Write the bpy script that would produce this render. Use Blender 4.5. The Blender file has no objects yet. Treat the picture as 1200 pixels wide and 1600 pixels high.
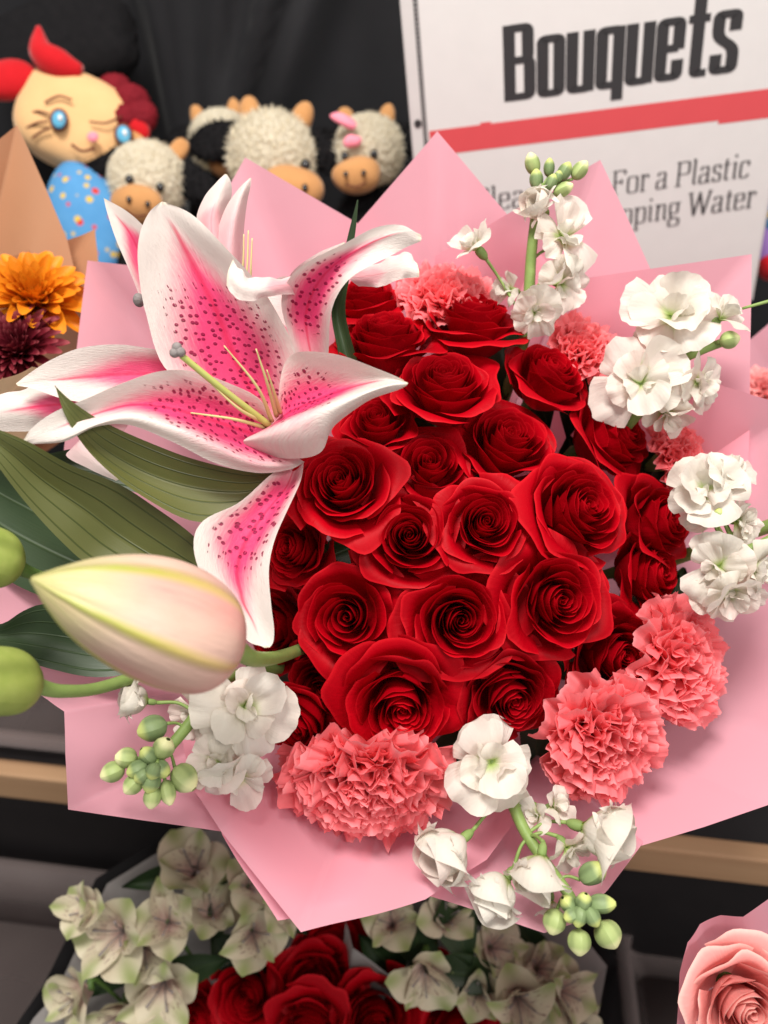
import bpy, math, random
import numpy as np
from mathutils import Matrix, Vector

SC = bpy.context.scene
COL = SC.collection
PI = math.pi
rad = math.radians

# ------------------------------------------------------------------ camera
PITCH = rad(36.0)
CAM = np.array([0.0, 0.0, 1.55])
FPX = 1208.0                      # focal length in photograph pixels (1600 high)
RV = np.array([1.0, 0.0, 0.0])
FV = np.array([0.0, math.cos(PITCH), -math.sin(PITCH)])
UV_ = np.array([0.0, math.sin(PITCH), math.cos(PITCH)])
cam_d = bpy.data.cameras.new('camera')
cam = bpy.data.objects.new('camera', cam_d)
COL.objects.link(cam)
cam.location = CAM
cam.rotation_euler = (PI / 2 - PITCH, 0, 0)
cam_d.sensor_fit = 'VERTICAL'
cam_d.sensor_height = 36.0
cam_d.sensor_width = 27.0
cam_d.lens = 36.0 * FPX / 1600.0
cam_d.clip_start = 0.01
cam_d.clip_end = 50.0
cam_d.dof.use_dof = True
cam_d.dof.focus_distance = 0.50
cam_d.dof.aperture_fstop = 4.0
SC.camera = cam

# ------------------------------------------------------------------ light of the shop
world = bpy.data.worlds.new('World')
SC.world = world
world.use_nodes = True
bg = world.node_tree.nodes['Background']
bg.inputs['Color'].default_value = (1.0, 0.96, 0.93, 1)
bg.inputs['Strength'].default_value = 0.46


def area_lamp(name, loc, target, size, power, color):
    l = bpy.data.lights.new(name, 'AREA')
    l.shape = 'RECTANGLE'
    l.size, l.size_y = size
    l.energy = power
    l.color = color
    o = bpy.data.objects.new(name, l)
    COL.objects.link(o)
    o.location = loc
    d = Vector(target) - Vector(loc)
    o.rotation_euler = d.to_track_quat('-Z', 'Y').to_euler()
    return o


area_lamp('ceiling_light', (-0.25, 0.15, 3.0), (0.0, 0.5, 1.2), (0.7, 0.4), 43, (1.0, 0.95, 0.89))
area_lamp('ceiling_light', (0.9, -0.9, 2.9), (0.05, 0.45, 1.2), (0.7, 0.4), 20, (1.0, 0.95, 0.90))
SC.view_settings.view_transform = 'Standard'
SC.view_settings.look = 'None'
SC.view_settings.exposure = 0.22
SC.view_settings.gamma = 1.0
SC.render.engine = 'CYCLES'
SC.cycles.use_denoising = True
SC.cycles.max_bounces = 8
SC.cycles.transparent_max_bounces = 8


def P(px, py, d):
    return CAM + d * (FV + RV * (px - 600.0) / FPX - UV_ * (py - 800.0) / FPX)


def PA(a):
    a = np.asarray(a, float)
    d = a[..., 2:3]
    return CAM + d * (FV + RV * (a[..., 0:1] - 600.0) / FPX - UV_ * (a[..., 1:2] - 800.0) / FPX)


def on_y(px, py, y):
    r = FV + RV * (px - 600.0) / FPX - UV_ * (py - 800.0) / FPX
    return CAM + r * (y - CAM[1]) / r[1]


def cv(a, b, c):
    v = a * RV + b * UV_ - c * FV
    return v / np.linalg.norm(v)


def unit(v):
    v = np.asarray(v, float)
    return v / (np.linalg.norm(v) + 1e-12)


def frame(n, spin=0.0):
    n = unit(n)
    a = np.array([1.0, 0, 0]) if abs(n[0]) < .8 else np.array([0, 1.0, 0])
    x = unit(np.cross(a, n))
    y = np.cross(n, x)
    c, s = math.cos(spin), math.sin(spin)
    return np.stack([c * x + s * y, -s * x + c * y, n], axis=1)


# ------------------------------------------------------------------ materials
MATS = {}


class NT:
    def __init__(self, name):
        self.m = bpy.data.materials.new(name)
        self.m.use_nodes = True
        self.t = self.m.node_tree
        self.n = self.t.nodes
        self.b = self.n['Principled BSDF']
        self.out = self.n['Material Output']

    def new(self, kind, **kw):
        nd = self.n.new(kind)
        for k, v in kw.items():
            if k.startswith('i_'):
                nd.inputs[k[2:].replace('_', ' ')].default_value = v
            else:
                setattr(nd, k, v)
        return nd

    def link(self, a, b):
        self.t.links.new(a, b)

    def math(self, op, a, b=None, c=None, clamp=False):
        nd = self.n.new('ShaderNodeMath')
        nd.operation = op
        nd.use_clamp = clamp
        for k, x in enumerate((a, b, c)):
            if x is None:
                continue
            if isinstance(x, (int, float)):
                nd.inputs[k].default_value = x
            else:
                self.link(x, nd.inputs[k])
        return nd.outputs[0]

    def sstep(self, x, lo, hi, a=0.0, b=1.0):
        nd = self.n.new('ShaderNodeMapRange')
        nd.interpolation_type = 'SMOOTHSTEP'
        for k, val in (('From Min', lo), ('From Max', hi), ('To Min', a), ('To Max', b)):
            if isinstance(val, (int, float)):
                nd.inputs[k].default_value = val
            else:
                self.link(val, nd.inputs[k])
        self.link(x, nd.inputs['Value'])
        return nd.outputs[0]

    def mix(self, fac, a, b):
        nd = self.n.new('ShaderNodeMix')
        nd.data_type = 'RGBA'
        for idx, x in ((0, fac), (6, a), (7, b)):
            if isinstance(x, (int, float)):
                nd.inputs[idx].default_value = x
            elif isinstance(x, tuple):
                nd.inputs[idx].default_value = (x[0], x[1], x[2], 1)
            else:
                self.link(x, nd.inputs[idx])
        return nd.outputs[2]

    def uv(self, layer='UVMap'):
        nd = self.new('ShaderNodeUVMap', uv_map=layer)
        sp = self.new('ShaderNodeSeparateXYZ')
        self.link(nd.outputs[0], sp.inputs[0])
        return nd.outputs[0], sp.outputs[0], sp.outputs[1]

    def noise(self, scale, detail=3.0, rough=.5, vec=None, dim='3D'):
        nd = self.new('ShaderNodeTexNoise', noise_dimensions=dim)
        nd.inputs['Scale'].default_value = scale
        nd.inputs['Detail'].default_value = detail
        nd.inputs['Roughness'].default_value = rough
        if vec is None:
            tc = self.new('ShaderNodeTexCoord')
            vec = tc.outputs['Object']
        self.link(vec, nd.inputs['Vector'])
        return nd.outputs[0]

    def mapping(self, vec, scale):
        nd = self.new('ShaderNodeMapping')
        nd.inputs['Scale'].default_value = scale
        self.link(vec, nd.inputs['Vector'])
        return nd.outputs[0]

    def bump(self, h, strength=.2, dist=.001):
        nd = self.new('ShaderNodeBump')
        nd.inputs['Strength'].default_value = strength
        nd.inputs['Distance'].default_value = dist
        self.link(h, nd.inputs['Height'])
        self.link(nd.outputs[0], self.b.inputs['Normal'])
        return nd

    def set(self, color=None, rough=None, spec=None, sheen=None, tint=None):
        if color is not None:
            if isinstance(color, tuple):
                self.b.inputs['Base Color'].default_value = (*color, 1)
            else:
                self.link(color, self.b.inputs['Base Color'])
        if rough is not None:
            self.b.inputs['Roughness'].default_value = rough
        if spec is not None:
            self.b.inputs['Specular IOR Level'].default_value = spec
        if sheen is not None:
            self.b.inputs['Sheen Weight'].default_value = sheen
            self.b.inputs['Sheen Roughness'].default_value = .4
            if tint:
                self.b.inputs['Sheen Tint'].default_value = (*tint, 1)

    def translucent(self, fac, color):
        tr = self.new('ShaderNodeBsdfTranslucent')
        if isinstance(color, tuple):
            tr.inputs['Color'].default_value = (*color, 1)
        else:
            self.link(color, tr.inputs['Color'])
        mx = self.new('ShaderNodeMixShader')
        mx.inputs[0].default_value = fac
        self.link(self.b.outputs[0], mx.inputs[1])
        self.link(tr.outputs[0], mx.inputs[2])
        self.link(mx.outputs[0], self.out.inputs['Surface'])


def petal_mat(name, lo, hi, edge=None, base=None, transl=.2, rough=.5, spec=.3, sheen=0, tint=None,
              vein=30.0, bump=.25, edge_at=.93, base_to=.35, bscale=1.0):
    k = NT(name)
    vec, u, v = k.uv()
    oi = k.new('ShaderNodeObjectInfo')
    n1 = k.noise(90.0, 3)
    f = k.math('ADD', k.math('MULTIPLY', oi.outputs['Random'], .6), k.math('MULTIPLY', n1, .5), clamp=True)
    c = k.mix(f, lo, hi)
    if base is not None:
        c = k.mix(k.sstep(v, 0.05, base_to), base, c)
    if edge is not None:
        c = k.mix(k.sstep(v, edge_at, 1.0), c, edge)
    st = k.noise(1.0, 2, .6, k.mapping(vec, (vein, 2.5, 1)))
    k.set(c, rough, spec, sheen, tint)
    h = k.math('ADD', st, k.math('MULTIPLY', k.noise(420.0, 2), .35))
    k.bump(h, bump, .0012 * bscale)
    k.translucent(transl, c)
    MATS[name] = k.m
    return k.m


def plain_mat(name, lo, hi=None, rough=.5, spec=.4, scale=60.0, bump=0.0, bscale=300.0, bdist=.001, transl=0, sheen=0, metallic=0):
    k = NT(name)
    hi = hi or lo
    c = k.mix(k.noise(scale, 4), lo, hi)
    k.set(c, rough, spec, sheen)
    k.b.inputs['Metallic'].default_value = metallic
    if bump:
        k.bump(k.noise(bscale, 3), bump, bdist)
    if transl:
        k.translucent(transl, c)
    MATS[name] = k.m
    return k.m


M_ROSE = petal_mat('rose_petal_red', (.33, .0002, .005), (.50, .0004, .008), edge=(.58, .006, .014), transl=.27,
                   rough=.5, spec=.10, sheen=.0, tint=(1, .25, .25), vein=26, bump=.3, edge_at=.955)
M_ROSE2 = petal_mat('rose_petal_red_shaded', (.27, .0002, .004), (.41, .0004, .007), edge=(.48, .005, .012), transl=.25,  # darker copy of the red petal, shade put into its colour
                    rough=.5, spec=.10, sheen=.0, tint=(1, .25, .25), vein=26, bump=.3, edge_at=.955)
M_PROSE = petal_mat('rose_petal_pink', (.84, .31, .29), (.92, .42, .39), edge=(.95, .56, .50), transl=.25,
                    rough=.45, spec=.35, vein=26, bump=.3)
M_CARN = petal_mat('carnation_petal_coral', (.94, .185, .21), (.97, .265, .285), edge=(.97, .36, .38), transl=.38,
                   rough=.6, spec=.2, vein=40, bump=.4, edge_at=.90)
M_CARNP = petal_mat('carnation_petal_pale', (.90, .36, .36), (.95, .46, .44), transl=.28, rough=.6, spec=.2, vein=40)
M_STOCK = petal_mat('stock_petal_white', (.80, .75, .66), (.84, .80, .73), base=(.52, .66, .20), transl=.42,
                    rough=.5, spec=.3, vein=22, bump=.45, base_to=.42)
M_STOCKP = petal_mat('stock_petal_blush', (.82, .69, .63), (.84, .77, .70), base=(.52, .66, .20), transl=.42,
                     rough=.5, spec=.3, vein=22, bump=.45, base_to=.42)
M_MUM = petal_mat('mum_petal_orange', (.66, .19, .006), (.80, .28, .010), base=(.62, .42, .02), transl=.15,
                  rough=.5, spec=.3, vein=12, bump=.4, base_to=.3)
M_MUMR = petal_mat('mum_petal_burgundy', (.10, .004, .012), (.17, .010, .02), edge=(.28, .05, .06), base=(.05, .004, .006), transl=.1,
                   rough=.6, spec=.25, vein=12, bump=.3, edge_at=.8)
M_STEM = plain_mat('stem_green', (.16, .25, .06), (.24, .33, .10), .5, .35, 120, .2, 400)
M_STEMD = plain_mat('stem_dark_green', (.06, .12, .025), (.10, .18, .04), .5, .35, 120, .2, 400)
M_CALYX = plain_mat('calyx_green', (.17, .27, .07), (.30, .40, .14), .6, .3, 160, .3, 500, transl=.15)


def leaf_mat(name, lo, hi, vein_c, count=7.0, rough=.38):
    k = NT(name)
    vec, u, v = k.uv()
    uc = k.math('ABSOLUTE', k.math('SUBTRACT', u, .5))
    w = k.math('MULTIPLY', uc, count)
    fr = k.math('ABSOLUTE', k.math('SUBTRACT', k.math('FRACT', k.math('ADD', w, .5)), .5))
    line = k.sstep(fr, 0.0, .085, 1.0, 0.0)
    fine = k.noise(1.0, 3, .6, k.mapping(vec, (70, 3, 1)))
    c = k.mix(k.noise(35.0, 4), lo, hi)
    c = k.mix(k.math('MULTIPLY', fine, .35), c, hi)
    c = k.mix(k.math('MULTIPLY', line, .75), c, vein_c)
    k.set(c, rough, .4)
    h = k.math('SUBTRACT', k.math('MULTIPLY', fine, .25), line)
    k.bump(h, .5, .0007)
    k.translucent(.12, c)
    MATS[name] = k.m
    return k.m


M_LEAF = leaf_mat('lily_leaf_green', (.080, .092, .024), (.120, .130, .038), (.035, .055, .015), 5.0)
M_LEAFD = leaf_mat('leaf_deep_green', (.018, .040, .014), (.035, .065, .022), (.05, .085, .03), 5.0, .45)
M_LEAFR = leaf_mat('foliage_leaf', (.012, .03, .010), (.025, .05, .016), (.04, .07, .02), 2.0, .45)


def lily_mat(name, strength=1.0, spots=1.0, white=(.75, .69, .64), pink=(.74, .055, .18), reach=.80, blush=.0):
    k = NT(name)
    vec, u, v = k.uv()
    pv, pu, pl = k.uv('Phys')
    uc = k.math('ABSOLUTE', k.math('MULTIPLY', k.math('SUBTRACT', u, .5), 2.0))
    streak = k.noise(1.0, 4, .6, k.mapping(pv, (9.0, .9, 1)))
    st = k.math('MULTIPLY', k.math('SUBTRACT', streak, .5), .40)
    # half width of the pink flame, narrowing towards the tip
    wid = k.sstep(v, .26, reach, .87, .0)
    edge = k.math('SUBTRACT', wid, k.math('ADD', uc, st))
    m = k.sstep(edge, -.26, .50)
    along = k.sstep(k.math('ADD', v, k.math('MULTIPLY', st, .3)), reach - .16, reach + .06, 1.0, 0.0)
    m = k.math('MULTIPLY', m, along)
    basefade = k.sstep(v, 0.0, .16, .55, 1.0)
    m = k.math('MULTIPLY', k.math('MULTIPLY', m, basefade), strength)
    c0 = k.mix(k.noise(120.0, 3), white, tuple(x * .96 for x in white))
    if blush:
        c0 = k.mix(k.math('MULTIPLY', k.sstep(v, 0, .9, 1, 0), blush), c0, (.88, .42, .50))
    c0 = k.mix(k.math('MULTIPLY', k.sstep(v, .93, 1.0), .35), c0, (.75, .72, .42))
    c = k.mix(m, c0, pink)
    rib = k.math('MULTIPLY', k.sstep(uc, .0, .10, 1.0, 0.0), k.sstep(v, reach - .12, reach + .02, 1.0, 0.0))
    c = k.mix(k.math('MULTIPLY', rib, .65 * strength), c, (.66, .010, .07))
    fine = k.noise(1.0, 3, .6, k.mapping(pv, (26.0, 1.6, 1)))
    h = fine
    if spots:
        vo = k.new('ShaderNodeTexVoronoi', voronoi_dimensions='2D')
        vo.inputs['Scale'].default_value = 1.9
        vo.inputs['Randomness'].default_value = .85
        k.link(pv, vo.inputs['Vector'])
        dot = k.sstep(k.math('ADD', vo.outputs['Distance'], k.math('MULTIPLY', k.math('SUBTRACT', k.noise(1.0, 1, .5, pv), .5), .22)), .14, .28, 1.0, 0.0)
        zone = k.math('MULTIPLY', k.sstep(v, .06, .14), k.sstep(k.math('ADD', v, st), .40, .54, 1.0, 0.0))
        zone = k.math('MULTIPLY', zone, k.sstep(k.math('ADD', uc, st), .62, .84, 1.0, 0.0))
        dm = k.math('MULTIPLY', dot, k.sstep(zone, .35, .6))
        c = k.mix(k.math('MULTIPLY', dm, .92 * spots), c, (.26, .003, .05))
        h = k.math('ADD', fine, k.math('MULTIPLY', dm, 1.4))
    k.set(c, .45, .3)
    k.bump(h, .7, .0009)
    k.translucent(.22, c)
    MATS[name] = k.m
    return k.m


M_LILY = lily_mat('lily_tepal_spotted', reach=.83)
M_LILYP = lily_mat('lily_tepal_plain', .95, 0.0, reach=.78)
M_LILYW = lily_mat('lily_tepal_white', .35, 0.0, reach=.45, blush=.25)
M_LILYB = lily_mat('lily_tepal_back', .10, 0.0, reach=.5, white=(.74, .64, .60), blush=.55)


def bud_mat():
    k = NT('lily_bud_skin')
    vec, u, v = k.uv()

    def stripe(c, w):
        d = k.math('ABSOLUTE', k.math('SUBTRACT', u, c))
        return k.sstep(d, 0, w, 1, 0)
    s = k.math('MAXIMUM', stripe(.0, .028), stripe(1.0, .028))
    s = k.math('MAXIMUM', s, stripe(.205, .040))
    s = k.math('MAXIMUM', s, stripe(.795, .040))
    s = k.math('MAXIMUM', s, stripe(.5, .03))
    near = k.math('MAXIMUM', stripe(.15, .10), stripe(.85, .10))
    n = k.noise(1.0, 3, .6, k.mapping(vec, (30, 3, 1)))
    cream = k.mix(k.noise(30.0, 3), (.60, .48, .36), (.60, .42, .33))
    cream = k.mix(k.math('MULTIPLY', n, .45), cream, (.66, .50, .40))
    cream = k.mix(k.sstep(v, .0, .85, .75, 0.0), cream, (.68, .40, .34))
    c = k.mix(k.math('MULTIPLY', near, k.math('MULTIPLY', k.sstep(v, .45, .85, 1.0, .0), n)), cream, (.66, .23, .22))
    gr = k.mix(k.sstep(v, .1, .9), (.56, .40, .11), (.32, .38, .045))
    c = k.mix(k.math('MULTIPLY', s, k.sstep(v, 0, .6, .65, .95)), c, gr)
    c = k.mix(k.sstep(v, .55, 1.0, 0, .75), c, (.42, .44, .12))
    blot = k.noise(1.0, 4, .65, k.mapping(vec, (16, 5, 1)))
    c = k.mix(k.sstep(blot, .45, .75, 0, .35), c, (.52, .33, .25))
    k.set(c, .42, .3)
    k.bump(k.math('ADD', n, k.math('MULTIPLY', s, 1.2)), .6, .0016)
    k.translucent(.10, c)
    return k.m


def greenbud_mat(name, a, b, tip):
    k = NT(name)
    vec, u, v = k.uv()
    d = k.math('ABSOLUTE', k.math('SUBTRACT', k.math('FRACT', k.math('MULTIPLY', u, 3.0)), .5))
    s = k.sstep(d, 0, .22, 1, 0)
    n = k.noise(140.0, 3)
    c = k.mix(n, a, b)
    c = k.mix(k.math('MULTIPLY', s, .5), c, tuple(x * .5 for x in a))
    c = k.mix(k.sstep(v, .62, .92), c, tip)
    k.set(c, .5, .35)
    k.bump(n, .3, .0006)
    k.translucent(.12, c)
    return k.m


M_BUD = bud_mat()
M_BUDG = greenbud_mat('green_lily_bud_skin', (.22, .30, .05), (.36, .42, .11), (.42, .46, .14))
M_SBUD = greenbud_mat('stock_bud_skin', (.17, .25, .10), (.27, .36, .17), (.56, .62, .20))
M_SBUDY = greenbud_mat('stock_bud_opening', (.30, .40, .14), (.45, .52, .22), (.80, .80, .42))
M_FIL = plain_mat('filament', (.66, .58, .22), (.74, .66, .34), .45, .4, 80, transl=.15)
M_STYLE = plain_mat('style_green', (.42, .47, .10), (.52, .55, .18), .4, .4, 80)
M_STIG = plain_mat('stigma_grey', (.16, .14, .14), (.28, .25, .24), .7, .3, 300, .6, 600)


def paper_mat(name, lo, hi, transl, rough=.36, spec=.4):
    k = NT(name)
    n = k.noise(7.0, 4, .55)
    c = k.mix(n, lo, hi)
    k.set(c, rough, spec)
    h = k.math('ADD', k.noise(14.0, 3, .5), k.math('MULTIPLY', k.noise(600.0, 2), .02))
    k.bump(h, .25, .004)
    k.translucent(transl, c)
    MATS[name] = k.m
    return k.m


M_PAPER = paper_mat('pink_wrapping_film', (.94, .465, .56), (.96, .49, .585), .45)
M_KRAFT = paper_mat('tan_wrapping_paper', (.48, .235, .13), (.53, .27, .15), .15)
M_KRAFTL = paper_mat('cream_wrapping_paper', (.82, .58, .34), (.86, .63, .40), .2)
M_WPAPER = paper_mat('white_film_shaded', (.36, .34, .33), (.41, .39, .38), .3)  # white film greyed, the lower shelf's shade is put into its colour
M_BPAPER = paper_mat('black_wrapping_film', (.010, .010, .011), (.014, .013, .014), .0)
M_CURT = plain_mat('black_curtain_cloth', (.0075, .0075, .009), (.012, .012, .0145), .75, .25, 25, .3, 900, .0006, sheen=.15)
M_BLACK = plain_mat('black_board', (.009, .008, .009), (.016, .014, .015), .55, .35, 30, .2, 300)


def wood_mat():
    k = NT('pine_slat')
    tc = k.new('ShaderNodeTexCoord')
    v = k.mapping(tc.outputs['Object'], (3.0, 40.0, 60.0))
    n = k.noise(1.0, 5, .6, v)
    c = k.mix(n, (.33, .19, .10), (.47, .30, .17))
    k.set(c, .6, .3)
    k.bump(n, .2, .001)
    return k.m


M_WOOD = wood_mat()


def tray_mat():
    k = NT('clear_tray_plastic')
    c = k.mix(k.noise(20.0, 3), (.25, .20, .195), (.30, .25, .24))
    k.set(c, .25, .5)
    tr = k.new('ShaderNodeBsdfTransparent')
    tr.inputs['Color'].default_value = (.80, .76, .76, 1)
    fr = k.new('ShaderNodeLayerWeight')
    fr.inputs['Blend'].default_value = .35
    mx = k.new('ShaderNodeMixShader')
    k.link(k.math('ADD', k.math('MULTIPLY', fr.outputs['Facing'], .5), .36, clamp=True), mx.inputs[0])
    k.link(tr.outputs[0], mx.inputs[1])
    k.link(k.b.outputs[0], mx.inputs[2])
    k.link(mx.outputs[0], k.out.inputs['Surface'])
    return k.m


M_TRAY = tray_mat()


def flat(name, c, rough=.5, spec=.3):
    return plain_mat(name, c, tuple(x * .93 for x in c), rough, spec, 40)


M_SIGN = flat('sign_paper', (.66, .635, .625), .35, .4)
M_SLEEVE = flat('sleeve_margin', (.60, .57, .56), .25, .5)
M_INK = flat('sign_ink', (.035, .033, .035), .4)
M_RED = flat('sign_red', (.62, .075, .085), .4)
M_FACE = plain_mat('tan_face_cloth', (.68, .40, .18), (.76, .47, .23), .8, .15, 40, .5, 900, sheen=.3)
M_REDC = plain_mat('red_felt', (.42, .008, .012), (.55, .012, .018), .85, .1, 60, .5, 700, sheen=.3)
M_DRED = plain_mat('dark_red_yarn', (.13, .008, .014), (.20, .012, .02), .85, .1, 60, .6, 500)
M_BLKP = plain_mat('black_plush', (.008, .008, .009), (.016, .015, .016), .95, .05, 90, .8, 500, .003)
M_FLEECE = plain_mat('cream_fleece', (.90, .82, .63), (.95, .89, .74), .9, .1, 90, .9, 260, .004, transl=.45, sheen=.3)
M_TANP = plain_mat('tan_plush', (.46, .22, .08), (.56, .29, .12), .85, .1, 60, .6, 700, sheen=.3)
M_PINKP = plain_mat('pink_ribbon', (.80, .22, .30), (.86, .30, .38), .7, .2, 60)
M_EYE = flat('eye_black', (.01, .01, .012), .15, .6)
M_EYEB = flat('eye_blue', (.10, .38, .58), .3, .5)
M_EYEW = flat('eye_white', (.8, .8, .8), .3, .5)
M_STITCH = flat('brown_stitch', (.14, .035, .02), .8)


def dress_mat():
    k = NT('blue_dotted_cloth')
    tc = k.new('ShaderNodeTexCoord')
    vo = k.new('ShaderNodeTexVoronoi')
    vo.inputs['Scale'].default_value = 62.0
    k.link(tc.outputs['Object'], vo.inputs['Vector'])
    dot = k.sstep(vo.outputs['Distance'], .22, .34, 1, 0)
    sp = k.new('ShaderNodeSeparateColor')
    k.link(vo.outputs['Color'], sp.inputs[0])
    dc = k.mix(k.sstep(sp.outputs[0], .5, .52), (.55, .05, .04), (.60, .42, .08))
    c = k.mix(k.noise(50.0, 3), (.06, .22, .45), (.10, .30, .56))
    c = k.mix(dot, c, dc)
    k.set(c, .8, .15)
    return k.m


M_DRESS = dress_mat()

# ------------------------------------------------------------------ mesh helpers
_GRID = {}


def grid_faces(nv, nu):
    if (nv, nu) not in _GRID:
        i = np.arange(nv - 1)[:, None] * nu + np.arange(nu - 1)[None, :]
        _GRID[(nv, nu)] = np.stack([i, i + 1, i + nu + 1, i + nu], -1).reshape(-1, 4)
    return _GRID[(nv, nu)]


def mk(name, verts, faces, mat, parent=None, uv=None, phys=None, smooth=True):
    verts = np.asarray(verts, float).reshape(-1, 3)
    me = bpy.data.meshes.new(name)
    fl = faces.tolist() if isinstance(faces, np.ndarray) else faces
    me.from_pydata(verts.tolist(), [], fl)
    if uv is not None:
        li = np.empty(len(me.loops), dtype=np.int32)
        me.loops.foreach_get('vertex_index', li)
        lay = me.uv_layers.new(name='UVMap')
        lay.data.foreach_set('uv', np.asarray(uv, np.float32).reshape(-1, 2)[li].ravel())
        if phys is not None:
            lay = me.uv_layers.new(name='Phys')
            lay.data.foreach_set('uv', np.asarray(phys, np.float32).reshape(-1, 2)[li].ravel())
    if smooth:
        me.polygons.foreach_set('use_smooth', np.ones(len(me.polygons), dtype=bool))
    me.materials.append(mat)
    me.update()
    o = bpy.data.objects.new(name, me)
    COL.objects.link(o)
    if parent is not None:
        o.parent = parent
    return o


def tag(o, label=None, cat=None, group=None, kind=None):
    if label:
        o['label'] = label
    if cat:
        o['category'] = cat
    if group:
        o['group'] = group
    if kind:
        o['kind'] = kind
    return o


def thing(name, label, cat, loc, rot=None, group=None):
    o = bpy.data.objects.new(name, None)
    o.empty_display_size = .02
    COL.objects.link(o)
    m = Matrix.Identity(4)
    if rot is not None:
        for i in range(3):
            for j in range(3):
                m[i][j] = rot[i][j]
    m.translation = Vector(tuple(loc))
    o.matrix_world = m
    tag(o, label, cat, group)
    return o


def catmull(pts, n):
    """pts (K, ...) resampled to n values by a Catmull-Rom curve."""
    pts = np.asarray(pts, float)
    K = len(pts)
    ext = np.concatenate([2 * pts[:1] - pts[1:2], pts, 2 * pts[-1:] - pts[-2:-1]])
    x = np.linspace(0, K - 1, n)
    i = np.minimum(x.astype(int), K - 2)
    f = (x - i).reshape((-1,) + (1,) * (pts.ndim - 1))
    p0, p1, p2, p3 = ext[i], ext[i + 1], ext[i + 2], ext[i + 3]
    return .5 * (2 * p1 + (p2 - p0) * f + (2 * p0 - 5 * p1 + 4 * p2 - p3) * f ** 2 + (3 * p1 - p0 - 3 * p2 + p3) * f ** 3)


def loft(name, st, mat, parent, origin, nv=30, nu=15, wave=0.0, wk=3.0, seed=0, us=None, crease=0.0):
    """Surface through stations base -> tip; each station is a row of (px, py, depth) across it."""
    g = np.array(st, float)                      # (S, K, 3)
    w = PA(g)
    w = catmull(w, nv)                           # along
    w = np.swapaxes(catmull(np.swapaxes(w, 0, 1), nu), 0, 1)
    if us is None:
        us = np.linspace(0, 1, g.shape[1])
    uu = np.interp(np.linspace(0, 1, nu), np.linspace(0, 1, len(us)), us)
    vv = np.linspace(0, 1, nv)
    mid = w[:, nu // 2]
    ln = np.concatenate([[0], np.cumsum(np.linalg.norm(np.diff(mid, axis=0), axis=1))])
    wid = np.linalg.norm(w[:, -1] - w[:, 0], axis=1)
    if wave or crease:
        du = np.gradient(w, axis=1)
        dv = np.gradient(w, axis=0)
        nrm = np.cross(du, dv)
        nrm /= np.linalg.norm(nrm, axis=-1, keepdims=True) + 1e-9
        rg = np.random.RandomState(seed)
        a, b, c = rg.uniform(0, 6.28, 3)
        e = np.abs(uu[None, :] * 2 - 1) ** 2
        s = np.sign(uu[None, :] - .5)
        disp = wave * e * (np.sin(vv[:, None] * wk * 6.28 + a + s * 1.3) + .6 * np.sin(vv[:, None] * wk * 11 + b - s))
        disp *= np.sin(np.clip(vv, 0, 1) * PI)[:, None] ** .5
        disp += wave * .35 * np.sin(uu[None, :] * 9 + c) * np.sin(vv[:, None] * 8 + a)
        disp += crease * np.exp(-((uu[None, :] - .5) / .05) ** 2) * np.sin(np.clip(vv * 1.1, 0, 1) * PI)[:, None]
        w = w + nrm * disp[..., None]
    uv = np.stack(np.broadcast_arrays(uu[None, :], vv[:, None]), -1)
    phys = np.stack([(uu[None, :] - .5) * np.maximum(wid, .004)[:, None] * 100, np.broadcast_to(ln[:, None] * 100, (nv, nu))], -1)
    phys = phys + seed * 7.3
    return mk(name, w - np.asarray(origin), grid_faces(nv, nu), mat, parent, uv, phys)


def tube(pts, radii, segs=10, n=None, cap=True):
    pts = np.asarray(pts, float)
    radii = np.broadcast_to(np.asarray(radii, float), (len(pts),)) if np.ndim(radii) == 0 else np.asarray(radii, float)
    if n:
        radii = catmull(radii, n)
        pts = catmull(pts, n)
    T = np.gradient(pts, axis=0)
    T /= np.linalg.norm(T, axis=1, keepdims=True) + 1e-12
    a = np.array([0.3, 0.2, 1.0])
    V, out = [], None
    x = None
    for p, t, r in zip(pts, T, radii):
        if x is None:
            x = unit(np.cross(a, t)) if abs(np.dot(unit(a), t)) < .95 else unit(np.cross([1, 0, 0], t))
        x = unit(x - t * np.dot(x, t))
        y = np.cross(t, x)
        th = np.linspace(0, 2 * PI, segs, endpoint=False)
        V.append(p + r * (np.cos(th)[:, None] * x + np.sin(th)[:, None] * y))
    V = np.concatenate(V)
    F = []
    m = len(pts)
    for i in range(m - 1):
        for j in range(segs):
            k = (j + 1) % segs
            F.append((i * segs + j, i * segs + k, (i + 1) * segs + k, (i + 1) * segs + j))
    if cap:
        F.append(tuple(range(segs))[::-1])
        F.append(tuple((m - 1) * segs + j for j in range(segs)))
    return V, F


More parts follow.
